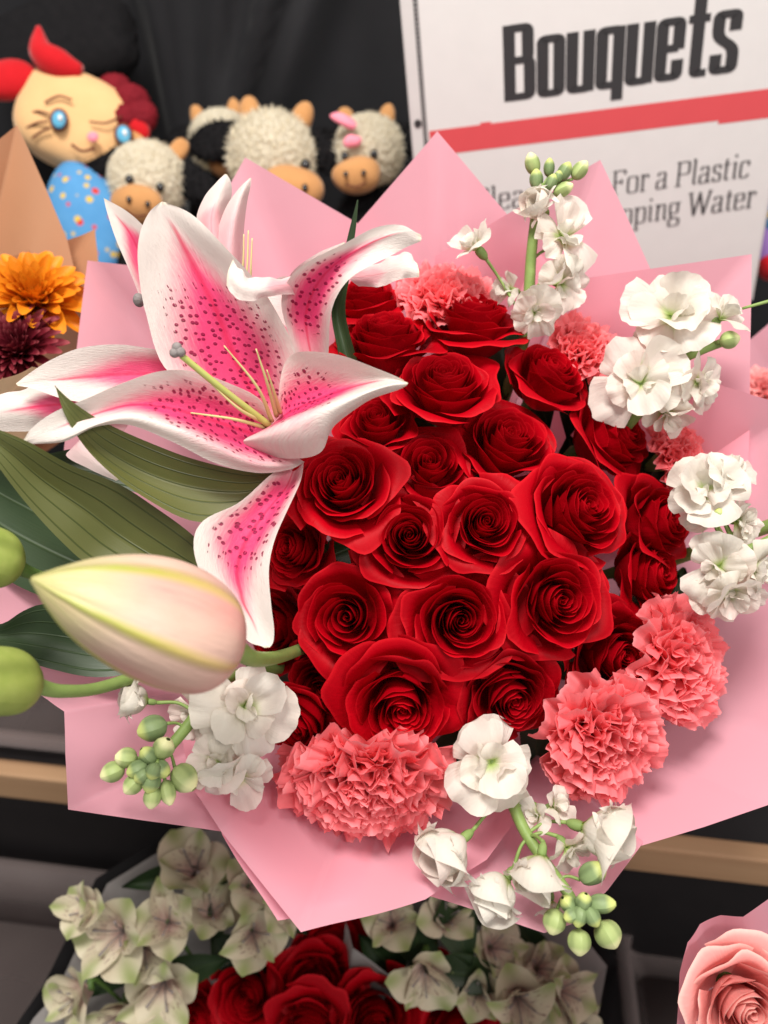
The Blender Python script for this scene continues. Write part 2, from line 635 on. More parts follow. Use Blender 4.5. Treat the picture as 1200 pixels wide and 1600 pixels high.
def pod(base, tip, rmax, prof, nv=22, nu=36, ridges=0, ramp=.0, facing=None, bend=0.0):
    """Closed bud from base to tip; u = 0 is the side that faces `facing`."""
    base, tip = np.asarray(base, float), np.asarray(tip, float)
    ax = tip - base
    L = np.linalg.norm(ax)
    ax = ax / L
    f = facing if facing is not None else -FV
    x = unit(f - ax * np.dot(f, ax))
    y = np.cross(ax, x)
    vv = np.linspace(0, 1, nv)
    pr = np.interp(vv, [p[0] for p in prof], [p[1] for p in prof])
    th = np.linspace(0, 2 * PI, nu)
    mod = 1 + (ramp * np.cos(ridges * th) if ridges else 0 * th)
    rr = rmax * pr[:, None] * (1 + (mod[None, :] - 1) * np.sin(vv * PI)[:, None])
    c = base + ax * L * vv[:, None] + bend * L * np.sin(vv * PI)[:, None] * y
    V = c[:, None, :] + rr[..., None] * (np.cos(th)[None, :, None] * x + np.sin(th)[None, :, None] * y)
    uv = np.stack(np.broadcast_arrays(th[None, :] / (2 * PI), vv[:, None]), -1)
    return V, grid_faces(nv, nu), uv


def smooth_prof(p, n=24):
    p = np.asarray(p, float)
    q = catmull(p, n)
    return [(float(np.clip(a, 0, 1)), float(max(b, .001))) for a, b in q]


def box(c, ax, half):
    """Box verts/faces at centre c with axes ax (3 columns) and half sizes, edges chamfered."""
    V, F = [], []
    for sx in (-1, 1):
        for sy in (-1, 1):
            for sz in (-1, 1):
                V.append(np.asarray(c) + ax[:, 0] * half[0] * sx + ax[:, 1] * half[1] * sy + ax[:, 2] * half[2] * sz)
    F = [(0, 1, 3, 2), (4, 6, 7, 5), (0, 4, 5, 1), (2, 3, 7, 6), (0, 2, 6, 4), (1, 5, 7, 3)]
    return V, F


def bevel(o, w=.002, seg=2):
    m = o.modifiers.new('bevel', 'BEVEL')
    m.width = w
    m.segments = seg
    return o


# ------------------------------------------------------------------ flower builders
NECK = P(655, 1010, .83)


def fan_petal(L, hw, tilt0, tilt1, az, rg, ruffle=0.0, rk=8.0, cup=0.0, serr=0.0, nu=15, nv=8, tipr=.25, claw=.12,
              r0=0.0, wavy=0.0, teeth=9, point=0.0):
    u = np.linspace(-1, 1, nu)[None, :]
    v = np.linspace(0, 1, nv)[:, None]
    ext = 1 - tipr * np.abs(u) ** 2.2
    if point:
        ext = ext * (1 - point) + point * np.exp(-(u / .16) ** 2)
    if serr:
        ph = rg.uniform(0, 6)
        ext = ext - serr * (np.abs(((u * teeth + ph) % 1) - .5) * 2) * rg.uniform(.6, 1.3)
    ve = v * ext
    th = tilt0 + (tilt1 - tilt0) * ve ** 1.3
    tt = np.linspace(0, 1, 24)
    tth = tilt0 + (tilt1 - tilt0) * tt ** 1.3
    cr = np.concatenate([[0], np.cumsum(np.sin(tth[:-1]) * (tt[1] - tt[0]))])
    cz = np.concatenate([[0], np.cumsum(np.cos(tth[:-1]) * (tt[1] - tt[0]))])
    r = np.interp(ve, tt, cr) * L
    z = np.interp(ve, tt, cz) * L
    wv = claw + (hw - claw) * np.sin(np.clip(ve, 0, 1) ** 1.15 * PI * .56)
    x = u * wv * L
    a, b, c = rg.uniform(0, 6.28, 3)
    d = ruffle * L * ve ** 1.8 * (np.sin(u * rk + a) + .5 * np.sin(u * rk * 1.9 + b))
    d = d + wavy * L * ve * (np.sin(u * 2.6 + ve * 5 + c) + .7 * np.sin(u * 4.3 - ve * 4 + a) + .4 * np.sin(ve * 9 + b))
    d = d + cup * L * u ** 2 * np.sin(np.clip(ve, 0, 1) * PI * .6)
    rr = r0 + r - d * np.cos(th)
    zz = z + d * np.sin(th)
    ca, sa = math.cos(az), math.sin(az)
    V = np.stack([rr * ca - x * sa, rr * sa + x * ca, zz], -1)
    uv = np.stack(np.broadcast_arrays((u + 1) / 2, ve), -1)
    return V, uv


def rose_geo(rg, N=26, openness=1.0, tight=1.0):
    """A tight spiral rosette inside a ring of large loose outer petals with rolled rims."""
    out = []
    phi0 = rg.uniform(0, 6.28)
    K = 7
    for i in range(N + K):
        outer = i >= N
        t = min(1.0, i / (N - 1.0))
        j = (i - N) / (K - 1.0)
        nu, nv = (25, 9) if t < .4 else ((25, 14) if outer else (21, 11))
        u = np.linspace(-1, 1, nu)[None, :]
        v = 1 - (1 - np.linspace(0, 1, nv)[:, None]) ** 1.5
        if outer:
            r0 = (.63 + .15 * j) * rg.uniform(.96, 1.05)
            w = rg.uniform(.98, 1.25)
            H = rg.uniform(.90, 1.10) - .14 * j
            fl = openness * (.12 + .22 * j) * rg.uniform(.7, 1.3)
        else:
            r0 = (.022 + .545 * t ** (.95 * tight)) * rg.uniform(.97, 1.03)
            w = (2.4 + (1.1 - 2.4) * min(1, t * 1.15) ** .7) * rg.uniform(.92, 1.12)
            H = (1.10 + .13 * math.sin(PI * min(1, t * 1.05)) - .03 * t) * rg.uniform(.98, 1.02)
            fl = openness * max(0, t - .45) * .20 * rg.uniform(.7, 1.3)
        phi = phi0 + i * 2.39996 + rg.uniform(-.25, .25)
        a, b, c = rg.uniform(0, 6.28, 3)
        ext = 1 - .17 * np.abs(u) ** 3 + .010 * np.sin(u * 8 + a) + .007 * np.sin(u * 15 + b)
        ext = ext + (.05 if outer else .03) * t * np.exp(-((u - rg.uniform(-.3, .3)) / .2) ** 2)
        if outer:
            ext = ext - .05 * np.abs(np.sin(u * 1.9 + c))
        ve = v * ext
        rr = r0 * (.20 + .80 * np.sin(np.clip(ve * 1.12, 0, 1.12) * PI / 2) ** .75)
        rr = rr * (1 + (.25 - .11 * t) * u)
        if t < .45:
            rr = rr * (1 - .22 * (1 - t / .45) * np.clip(ve, 0, 1.05) ** 5)
        s = np.clip((ve - .50) / .50, 0, 1.1)
        rr = rr + fl * s ** 2 * (1 + .25 * np.abs(u) ** 3)
        z = H * ve - fl * .50 * s ** 3
        k = np.clip((ve - .86) / .14, 0, 1.2)
        rr = rr + (.008 + (.075 if outer else .03) * t) * k
        z = z - (.055 if outer else .015) * t * k ** 2
        e = np.clip((np.abs(u) - .5) / .5, 0, 1) ** 2
        rr = rr + (.12 if outer else .07) * t * e * s
        z = z - (.08 if outer else .04) * t * e * s
        wob = .008 + (.045 if outer else .020) * t
        rr = rr + wob * ve ** 2 * (np.sin(u * 3.2 + a) + .6 * np.sin(u * 6.1 + b) + .5 * np.sin(ve * 5 + u * 2 + c))
        z = z + wob * .9 * ve ** 3 * np.sin(u * 4.5 + c)
        ang = phi + u * w * (.6 + .4 * np.sin(np.clip(ve, 0, 1) * PI / 2))
        V = np.stack([rr * np.cos(ang), rr * np.sin(ang), z], -1)
        uv = np.stack(np.broadcast_arrays((u + 1) / 2, v + 0 * u), -1)
        out.append((V, uv, nv, nu))
    return out


def build_rose(px, py, diam, label, d=None, tilt=None, n=26, openness=1.0, tight=1.0, seed=0, mat=None, group='red roses in the main bouquet',
               name='red_rose', neck=NECK, squash=1.0):
    rg = np.random.RandomState(seed)
    dx, dy = (px - 640), (py - 965)
    r = math.hypot(dx, dy)
    if d is None:
        d = .495 + .10 * (r / 450.0) ** 2
    if tilt is None:
        q = (r / 340.0) ** 1.45
        tilt = (dx / (r + 1e-6) * q, -dy / (r + 1e-6) * q)
    nrm = cv(tilt[0], tilt[1], 1.0)
    d = d + rg.uniform(-.006, .006)
    R = diam / 2.0 * d / FPX * 1.10
    F = frame(nrm, rg.uniform(0, 6.28))
    top = P(px + 9 * tilt[0], py - 12 * tilt[1], d)
    base = top - nrm * R * 1.16
    t = thing(name, label, 'rose', base, F, group)
    for V, uv, nv, nu in rose_geo(rg, n, openness, tight):
        mk('petal', V * R * np.array([1, squash, 1.0]), grid_faces(nv, nu), mat or M_ROSE, t, uv)
    if neck is not None:
        nl = F.T @ (np.asarray(neck) - base)
        V, Fc = tube(np.array([[0, 0, .05 * R], [0, 0, -.35 * R], nl * .35 + np.array([0, 0, -.01]), nl]), np.array([R * .2, R * .12, .003, .003]), 8, 14)
        mk('stem', V, Fc, M_STEMD, t)
    return t


def build_carnation(px, py, diam, label, d, tilt, seed, mat=None, n=46, group='coral carnations in the main bouquet', name='carnation', squash=(1, 1),
                    spin=None, neck=NECK):
    rg = np.random.RandomState(seed)
    nrm = cv(tilt[0], tilt[1], 1.0)
    R = diam / 2.0 * d / FPX
    F = frame(nrm, rg.uniform(0, 6.28) if spin is None else spin)
    if spin is not None:                         # x axis of the head along the picture's horizontal
        x = unit(RV - nrm * np.dot(RV, nrm))
        F = np.stack([x, np.cross(nrm, x), nrm], axis=1)
    base = P(px, py, d) - nrm * R * .72
    t = thing(name, label, 'carnation', base, F, group)
    for i in range(n):
        q = (i + .5) / n
        t0 = rad(4 + 42 * q) * rg.uniform(.8, 1.2)
        t1 = rad(6 + 104 * q ** .85) + rg.uniform(-.16, .16)
        V, uv = fan_petal((.80 + .30 * q) * rg.uniform(.92, 1.06), rg.uniform(.46, .62), t0, t1, i * 2.39996 + rg.uniform(-.3, .3), rg,
                          ruffle=.10 * rg.uniform(.7, 1.35), rk=rg.uniform(6.5, 10), cup=rg.uniform(-.1, .12), serr=.036, nu=39, nv=8,
                          tipr=.13, claw=.06, wavy=.03, teeth=8)
        V = V * R * np.array([squash[0], squash[1], 1.0])
        mk('petal', V, grid_faces(8, 39), mat or M_CARN, t, uv)
    if neck is not None:
        V, Fc = tube(np.array([[0, 0, .12 * R], [0, 0, -.1 * R], [0, 0, -.5 * R]]), np.array([R * .26, R * .22, R * .08]), 10, 8)
        mk('calyx', V, Fc, M_CALYX, t)
    return t


def floret(root, org, pos, dirv, R, rg, kind='open'):
    """One stock floret: calyx mesh (part) with its petals as sub-parts, all in the root's own frame."""
    F = frame(dirv, rg.uniform(0, 6.28))
    base = np.asarray(pos) - np.asarray(org)
    V, Fc = tube(np.array([[0, 0, -.55], [0, 0, -.35], [0, 0, -.05], [0, 0, .06]]) * R, np.array([.05, .16, .17, .05]) * R, 8, 8)
    c = mk('floret', V @ F.T + base, Fc, M_CALYX, root)
    if kind == 'open':
        specs = [(5, 1.08, 62, 108, .56), (4, .95, 38, 78, .54), (3, .72, 16, 50, .46)]
    elif kind == 'small':
        specs = [(4, 1.05, 42, 86, .46), (4, .80, 15, 46, .42)]
    else:                                        # 'cup': still half closed, petals wrapped round each other
        specs = [(4, 1.85, 80, -50, .70), (3, 1.80, 66, -40, .68), (3, 1.6, 40, -20, .5)]
    for n, L, a, b, hw in specs:
        az0 = rg.uniform(0, 6.28)
        for i in range(n):
            if kind == 'open' and rg.uniform() < .10:
                continue
            jt = 16 if kind == 'open' else 7
            V, uv = fan_petal(L * rg.uniform(.80, 1.16), hw * rg.uniform(.8, 1.15), rad(a + rg.uniform(-jt, jt)), rad(b + rg.uniform(-jt * 2, jt * 2)),
                              az0 + i * 2 * PI / n + rg.uniform(-.4, .4), rg, ruffle=.055 if kind == 'open' else .02, rk=rg.uniform(4, 8),
                              cup=rg.uniform(-.28, .22) if kind != 'cup' else .55, nu=15, nv=10, tipr=rg.uniform(.2, .4) if kind != 'cup' else .16, claw=.10,
                              wavy=rg.uniform(.05, .095) if kind != 'cup' else .014, serr=.03 if kind != 'cup' else 0, teeth=2.3)
            mk('petal', (V * R) @ F.T + base, grid_faces(10, 15), M_STOCKP if rg.uniform() < .22 else M_STOCK, c, uv)
    return c


def build_stock(label, stem, stem_r, florets, buds, seed, extra=()):
    rg = np.random.RandomState(seed)
    org = P(*stem[0])
    root = thing('stock_stem', label, 'stock', org, None, 'white stocks round the main bouquet')
    dm = stem[len(stem) // 2][2]
    pts = [P(*s) for s in stem]
    pts = [NECK * .35 + pts[0] * .65] + pts
    rr = np.linspace(stem_r * 1.0, stem_r * .72, len(pts)) * dm / FPX
    V, F = tube(np.array(pts), rr, 10, 28)
    mk('stem', V - org, F, M_STEM, root)
    P3 = catmull(np.array(pts), 60)

    def pedicel(to, r, at=None):
        k = np.argmin(np.linalg.norm(P3 - to, axis=1))
        k = max(0, k - 4)
        a = P3[k] if at is None else P(*at)
        m = (a + to) / 2 + cv(0, .3, -.4) * np.linalg.norm(to - a) * .15
        V, F = tube(np.array([a, m, to]), np.array([r, r * .9, r * 1.1]), 8, 10)
        mk('pedicel', V - org, F, M_STEM, root)

    for f in florets:
        px, py, d, dr, r, kind = f[:6]
        R = r * d / FPX
        n = cv(*dr)
        pos = P(px, py, d) - n * R * (.35 if kind != 'cup' else .5)
        floret(root, org, pos, n, R, rg, kind)
        pedicel(pos - n * R * .5, .0012, f[6] if len(f) > 6 else None)
    for b in buds:
        px, py, d, ang, ln, wd, m = b
        dv = cv(math.cos(rad(ang)), math.sin(rad(ang)), .35)
        L = ln * d / FPX
        c = P(px, py, d)
        a, e = c - dv * L * .5, c + dv * L * .5
        V, F, uv = pod(a, e, wd / 2 * d / FPX, smooth_prof([(0, .15), (.12, .72), (.4, 1.0), (.7, .92), (.9, .55), (1, .22)], 16), 12, 19, 4, .10)
        mk('flower_bud', V - org, F, M_SBUDY if m else M_SBUD, root, uv)
        if m:                                    # pale petals pushing out of the tip
            for q in range(3):
                V, uv = fan_petal(.75, .4, rad(28), rad(-25), q * 2.1 + ang, rg, nu=7, nv=6, cup=.3, wavy=.04)
                mk('flower_bud', (V * wd * .55 * d / FPX) @ frame(dv, .3).T + (c + dv * L * .05) - org, grid_faces(6, 7), M_SBUDY, root, uv * np.array([1, .35]) + np.array([0, .65]))
        pedicel(a, .0010)
    return root


# ------------------------------------------------------------------ setting: curtain, rack, shelves
def curtain():
    nx, nz = 240, 70
    x = np.linspace(-1.9, 1.9, nx)[None, :]
    z = np.linspace(-.2, 1.0, nz)[:, None]
    X = np.broadcast_to(x, (nz, nx)) + 0
    Z = np.broadcast_to(z, (nz, nx)) + .85
    Y = 1.28 + .012 * np.sin(x * 17 + 2 * z) + .008 * np.sin(x * 41 + 5 * z + 1)
    for (cx, sl, wdt, am) in ((-.02, -.75, .018, .03), (.06, -.85, .03, .022), (-.16, -.35, .02, .02), (-.34, .12, .02, .025), (-.42, .1, .03, .02), (.45, .2, .03, .02)):
        Y = Y - 1.5 * am * np.exp(-((x - cx - sl * (.95 - z) * .6) / wdt) ** 2)
    mk('curtain', np.stack([X, Y, Z], -1), grid_faces(nz, nx), M_CURT).name = 'curtain'


curtain()
tag(bpy.data.objects['curtain'], 'black draped cloth hanging behind the plush toys', 'curtain')

# rack frame: the pine slat runs across behind the bouquet, nearer on the right
ZC = CAM[2]
pl = P(50, 1222, .93)
# depth on the right so that the slat stays level
k_r = (1342 - 800) / FPX * math.cos(PITCH) + math.sin(PITCH)
pr = P(1100, 1342, (ZC - pl[2]) / k_r)
RX = unit(pr - pl)
RZ = np.array([0, 0, 1.0])
RY = np.cross(RZ, RX)
RAX = np.stack([RX, RY, RZ], axis=1)
RC = (pl + pr) / 2


def rbox(name, x0, x1, y0, y1, z0, z1, mat, parent=None, bw=.002):
    c = np.array([(x0 + x1) / 2, (y0 + y1) / 2, (z0 + z1) / 2])
    V, F = box(c, np.eye(3), np.array([(x1 - x0) / 2, (y1 - y0) / 2, (z1 - z0) / 2]))
    o = mk(name, V, F, mat, parent, smooth=False)
    return bevel(o, bw)


rack = thing('display_rack', 'dark stepped display rack with a pine front slat', 'rack', RC, RAX)
rbox('slat', -1.2, 1.2, -.010, .012, -.024, .024, M_WOOD, rack, .003)
rbox('shelf', -1.2, 1.2, .0125, .48, -.03, .012, M_BLACK, rack)
rbox('riser', -1.2, 1.2, .02, .04, -.50, -.031, M_BLACK, rack)
rbox('lower_shelf', -1.2, 1.2, -.60, .019, -.33, -.30, M_BLACK, rack)
rbox('back_shelf', -1.2, 1.2, .20, .50, .36, .375, M_BLACK, rack)


def tray(cx, cy, w, dp, h, z, label):
    """Shallow clear tray standing on a shelf, rim turned out."""
    t = thing('plastic_tray', label, 'tray', RC + RAX @ np.array([cx, cy, z]), RAX, 'clear plastic trays under the bouquets')
    th = .004

    def ring(hw, hd, zz, rc=.018):
        pts = []
        for sx, sy, a0 in ((1, 1, 0), (-1, 1, 90), (-1, -1, 180), (1, -1, 270)):
            for q in range(6):
                a = rad(a0 + q * 18)
                pts.append((sx * (hw - rc) + rc * math.cos(a), sy * (hd - rc) + rc * math.sin(a), zz))
        return pts
    rows = [ring(w / 2 - .03, dp / 2 - .03, .002), ring(w / 2 - .012, dp / 2 - .012, h * .55), ring(w / 2 - .010, dp / 2 - .010, h), ring(w / 2 + .006, dp / 2 + .006, h + .002),
            ring(w / 2 + .008, dp / 2 + .008, h - .008)]
    n = len(rows[0])
    V = [p for r in rows for p in r]
    F = [tuple(range(n))]
    for i in range(len(rows) - 1):
        for j in range(n):
            k = (j + 1) % n
            F.append((i * n + j, i * n + k, (i + 1) * n + k, (i + 1) * n + j))
    mk('tray_body', V[:], F, M_TRAY, t)
    return t


def pix_z(px, py, z):
    r = FV + RV * (px - 600.0) / FPX - UV_ * (py - 800.0) / FPX
    return CAM + r * (z - CAM[2]) / r[2]


def rackpt(p):
    return RAX.T @ (np.asarray(p) - RC)


ZLOW = -.30
hT = .075
p = rackpt(pix_z(968, 1440, RC[2] + ZLOW + hT))
tray(p[0] + .13, p[1] - .17, .26, .34, hT, ZLOW, 'clear tray on the lower shelf beside the pink rose bouquet')
p = rackpt(pix_z(190, 1372, RC[2] + ZLOW + hT + .03))
tray(p[0] - .20, p[1] - .17, .40, .34, hT + .03, ZLOW, 'clear tray on the lower shelf at the left edge')
p = rackpt(pix_z(97, 1172, RC[2] + .012 + .06))
tray(p[0] - .02, p[1] + .14, .30, .26, .06, .012, 'clear tray on the upper shelf above the pine slat')


# ------------------------------------------------------------------ wrapping
def sheet(rim, mat, parent, org, neck, name='paper_sheet', neck_r=.02, rows=22, sub=14, ripple=.0036, seed=0, bulge=.02, to=1.0):
    rg = np.random.RandomState(seed)
    w = PA(np.array(rim, float))
    pts = []
    for a, b in zip(w[:-1], w[1:]):
        for q in np.linspace(0, 1, sub, endpoint=False):
            pts.append(a + (b - a) * q)
    pts.append(w[-1])
    pts = np.array(pts)
    n = len(pts)
    neck = np.asarray(neck)
    ctr = pts.mean(0)
    axis = unit(P(655, 950, .5) - neck) if True else None
    dirs = pts - neck
    lat = dirs - np.outer(dirs @ axis, axis)
    lat /= np.linalg.norm(lat, axis=1, keepdims=True) + 1e-9
    end = neck + lat * neck_r
    s = np.linspace(0, to, rows)[:, None, None]
    G = pts[None] * (1 - s) + end[None] * s
    G = G + lat[None] * bulge * np.sin(s * PI) * -1.0
    a, b, c = rg.uniform(0, 6.28, 3)
    x = np.linspace(0, 1, n)[None, :, None]
    wav = ripple * np.sin(x * 9 + a + s * 3) + ripple * .6 * np.sin(x * 21 + b - s * 4) + ripple * .8 * np.sin(s * 9 + c + x * 4)
    nrm = unit(np.cross(pts[-1] - pts[0], neck - ctr))
    G = G + nrm * wav * np.minimum(1, .25 + s * 4)
    uv = np.stack(np.broadcast_arrays(x[..., 0], s[..., 0]), -1)
    return mk(name, G - np.asarray(org), grid_faces(rows, n), mat, parent, uv)


wrap = thing('wrapping_paper', 'pink film wrapped in pointed folds round the big red rose bouquet', 'wrapping paper', NECK)
RIMS = [
    [(90, 780, .585), (137, 407, .60), (420, 440, .62)],
    [(230, 520, .645), (383, 246, .635), (700, 432, .645)],
    [(430, 500, .62), (683, 205, .615), (745, 278, .617), (880, 440, .63)],
    [(680, 400, .60), (938, 250, .595), (978, 335, .597), (1070, 540, .605)],
    [(920, 434, .585), (1175, 397, .57), (1172, 620, .57), (1168, 780, .57)],
    [(985, 545, .565), (1130, 603, .555), (1250, 640, .55), (1340, 900, .53), (1310, 1170, .508), (1200, 1258, .506), (1100, 1292, .502), (1000, 1322, .500), (950, 1345, .53), (860, 1330, .57)],
    [(1050, 1230, .60), (1030, 1275, .545), (1000, 1322, .494), (950, 1392, .480), (905, 1443, .470), (850, 1460, .466), (735, 1422, .472), (650, 1392, .49), (560, 1360, .53), (480, 1280, .57)],
    [(830, 1250, .53), (760, 1345, .50), (665, 1405, .470), (570, 1432, .464), (470, 1458, .458), (345, 1299, .474), (300, 1230, .50), (285, 1150, .54)],
    [(480, 1240, .56), (420, 1290, .52), (345, 1300, .492), (230, 1284, .488), (105, 1266, .486), (100, 1180, .488), (100, 1112, .49), (75, 1092, .492), (-80, 990, .50), (-90, 860, .51), (-20, 760, .53)],
]
for i, rm in enumerate(RIMS):
    sheet(rm, M_PAPER, wrap, NECK, NECK, seed=i + 3, bulge=.012)
# the second layer that peeps out beside the lower corner
sheet([(560, 1420, .478), (434, 1438, .472), (346, 1304, .481), (340, 1280, .50)], M_PAPER, wrap, NECK, NECK, seed=30, bulge=.008)

# ------------------------------------------------------------------ red roses
ROSES = [
    # px, py, diam, label, kwargs
    (570, 466, 120, 'highest red rose, half hidden behind the curled upright lily petal', dict(tilt=(-.25, 1.7), d=.585)),
    (600, 520, 150, 'flattened red rose just right of the curled lily petal, below the highest rose', dict(tilt=(-.1, 1.55), d=.548)),
    (738, 492, 150, 'red rose seen from its side directly below the top coral carnation', dict(tilt=(.1, 1.7), d=.56)),
    (695, 588, 160, 'wide open red rose right beside the pointed tip of the lily petal', dict(tilt=(.0, .95), d=.520, openness=1.1)),
    (868, 578, 135, 'dark red rose leaning right under the smaller upper coral carnation', dict(tilt=(.55, .9), d=.545)),
    (588, 655, 112, 'small red rose partly under the right lily petal tip', dict(tilt=(-.1, .8), d=.520)),
    (800, 680, 162, 'red rose with pointed petals left of the rose leaning under the white stock', dict(tilt=(.25, .75), d=.515)),
    (672, 722, 132, 'ruffled red rose in the middle of the upper cluster, above two full roses', dict(tilt=(.0, .5), d=.505, n=20, openness=.8)),
    (530, 750, 158, 'round bright red rose touching the base of the lily flower', dict(tilt=(-.15, .4), d=.495)),
    (975, 672, 150, 'dark red rose leaning right below the large white stock cluster', dict(tilt=(1.0, .6), d=.56)),
    (762, 815, 146, 'compact round red rose at the centre of the cluster with one tall petal behind', dict(tilt=(.05, .25), d=.492)),
    (640, 836, 160, 'red rose with a tall folded outer petal on its left', dict(tilt=(-.05, .2), d=.492)),
    (922, 790, 172, 'large red rose right of the compact centre rose', dict(tilt=(.45, .35), d=.507)),
    (1048, 812, 140, 'shaded red rose behind the white stock at the right edge of the cluster', dict(tilt=(.9, .3), d=.55)),
    (452, 858, 120, 'red rose half hidden behind the hanging lily petal', dict(tilt=(-.7, .2), d=.53)),
    (540, 966, 166, 'red rose with a heart shaped bud centre on the left of the cluster', dict(tilt=(-.15, .08), d=.490, n=17)),
    (722, 972, 178, 'largest open red rose at the lower middle of the cluster', dict(tilt=(.05, .05), d=.484, openness=1.15)),
    (882, 940, 182, 'big wavy edged red rose left of the right hand coral carnation', dict(tilt=(.25, .05), d=.490, openness=1.2)),
    (1032, 895, 132, 'narrow red rose turned right just above the right hand coral carnation', dict(tilt=(.9, .15), d=.545)),
    (630, 1112, 182, 'oval red rose resting on the wide coral carnation at the bottom', dict(tilt=(.0, -.35), d=.487, openness=1.15)),
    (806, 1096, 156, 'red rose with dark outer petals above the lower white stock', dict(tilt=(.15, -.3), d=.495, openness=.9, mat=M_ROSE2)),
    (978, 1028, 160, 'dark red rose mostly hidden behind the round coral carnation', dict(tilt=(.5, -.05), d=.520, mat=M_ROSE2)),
    (462, 1140, 128, 'shaded red rose between the lower left white stock and the wide coral carnation', dict(tilt=(-.45, -.5), d=.525)),
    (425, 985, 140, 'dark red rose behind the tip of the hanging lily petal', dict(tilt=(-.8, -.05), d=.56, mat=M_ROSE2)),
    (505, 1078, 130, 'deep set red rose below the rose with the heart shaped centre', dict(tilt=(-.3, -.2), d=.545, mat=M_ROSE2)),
]
for i, (px, py, dm, lab, kw) in enumerate(ROSES):
    kw = dict(kw)
    kw.setdefault('openness', .95)
    build_rose(px, py, dm, lab, seed=100 + i * 7, **kw)

# dark filler leaves, added so the gaps between the heads look dark
fol = thing('filler_foliage', 'dark green filler leaves added to darken the gaps between the red roses', 'leaves', P(700, 830, .6))
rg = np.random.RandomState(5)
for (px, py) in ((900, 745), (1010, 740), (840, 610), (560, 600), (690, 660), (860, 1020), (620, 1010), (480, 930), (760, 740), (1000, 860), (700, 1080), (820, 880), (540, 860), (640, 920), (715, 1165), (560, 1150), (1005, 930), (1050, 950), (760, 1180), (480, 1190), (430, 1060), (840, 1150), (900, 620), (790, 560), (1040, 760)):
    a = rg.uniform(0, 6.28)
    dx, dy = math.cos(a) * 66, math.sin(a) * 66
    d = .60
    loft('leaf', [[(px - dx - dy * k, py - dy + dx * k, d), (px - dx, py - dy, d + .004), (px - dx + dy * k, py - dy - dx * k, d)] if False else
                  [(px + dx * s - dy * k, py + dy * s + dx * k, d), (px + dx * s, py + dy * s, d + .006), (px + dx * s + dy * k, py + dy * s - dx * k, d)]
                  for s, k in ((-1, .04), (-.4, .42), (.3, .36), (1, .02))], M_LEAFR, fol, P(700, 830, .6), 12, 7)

# ------------------------------------------------------------------ carnations
build_carnation(695, 440, 172, 'coral carnation at the top, above the roses and right of the curled lily petal', .575, (.0, 1.0), 11)
build_carnation(922, 530, 148, 'small coral carnation between the two upper white stocks', .575, (.5, .7), 12)
build_carnation(1078, 702, 140, 'coral carnation half hidden behind the white stocks on the right', .575, (.7, .4), 13)
build_carnation(1092, 1032, 226, 'coral carnation at the right edge against the pink film', .525, (.75, .15), 14)
build_carnation(962, 1168, 246, 'largest round coral carnation at the lower right', .495, (.35, -.25), 15)
build_carnation(570, 1256, 312, 'widest coral carnation spread under the oval red rose at the bottom', .492, (-.05, -.75), 16, n=74, squash=(1.0, .90), spin=0)

# ------------------------------------------------------------------ white stocks
build_stock('white stock with a green bud tip standing in front of the sign', [(822, 520, .57), (826, 470, .562), (830, 400, .556), (838, 330, .55), (846, 288, .547)], 10, [
    (738, 378, .545, (-.6, .5, .5), 44, 'small', (806, 478, .56)), (890, 362, .54, (.35, .15, .9), 60, 'open'), (884, 446, .545, (.4, -.5, .8), 48, 'open'),
    (835, 492, .54, (-.1, -.5, .8), 42, 'open'), (790, 452, .565, (-.7, .0, .5), 36, 'small'), (842, 322, .545, (-.5, .1, .5), 27, 'cup')],
    [(832, 256, .548, 110, 34, 22, 1), (838, 280, .545, 95, 30, 20, 0), (882, 268, .545, 60, 30, 20, 0), (906, 266, .545, 50, 32, 22, 1), (880, 296, .542, 20, 32, 20, 1),
     (862, 284, .54, 70, 24, 17, 0), (872, 276, .54, 75, 18, 14, 0), (858, 262, .55, 90, 28, 16, 0)], 21)
build_stock('white stock with the largest loose blooms at the upper right corner', [(985, 660, .56), (1010, 625, .55), (1050, 572, .545), (1095, 548, .54), (1132, 534, .536)], 9, [
    (1055, 482, .53, (-.2, .3, .9), 76, 'open'), (1000, 598, .532, (-.3, -.1, .9), 70, 'open'), (1102, 600, .535, (.5, -.3, .8), 48, 'open'),
    (1045, 655, .542, (.2, -.8, .6), 50, 'open'), (1136, 488, .53, (.6, .5, .6), 46, 'small'), (1020, 520, .55, (-.5, .5, .3), 40, 'open')],
    [(1140, 531, .53, 10, 30, 26, 1)], 22)
build_stock('white stock leaning in from the right edge above the coral carnation', [(1300, 790, .50), (1215, 840, .503), (1172, 860, .507), (1130, 868, .512), (1100, 880, .52)], 12, [
    (1105, 758, .502, (-.2, .4, .9), 66, 'open'), (1150, 738, .505, (.5, .5, .8), 56, 'open'), (1120, 890, .503, (-.5, -.2, .8), 58, 'open'),
    (1150, 938, .50, (.1, -.6, .8), 56, 'open'), (1192, 893, .50, (.6, -.1, .8), 50, 'open'), (1165, 815, .512, (.5, -.1, .7), 44, 'open'), (1085, 790, .512, (-.7, -.1, .6), 46, 'open'), (1115, 930, .51, (-.4, -.4, .7), 44, 'open')],
    [(1122, 806, .50, 85, 26, 18, 0)], 23)
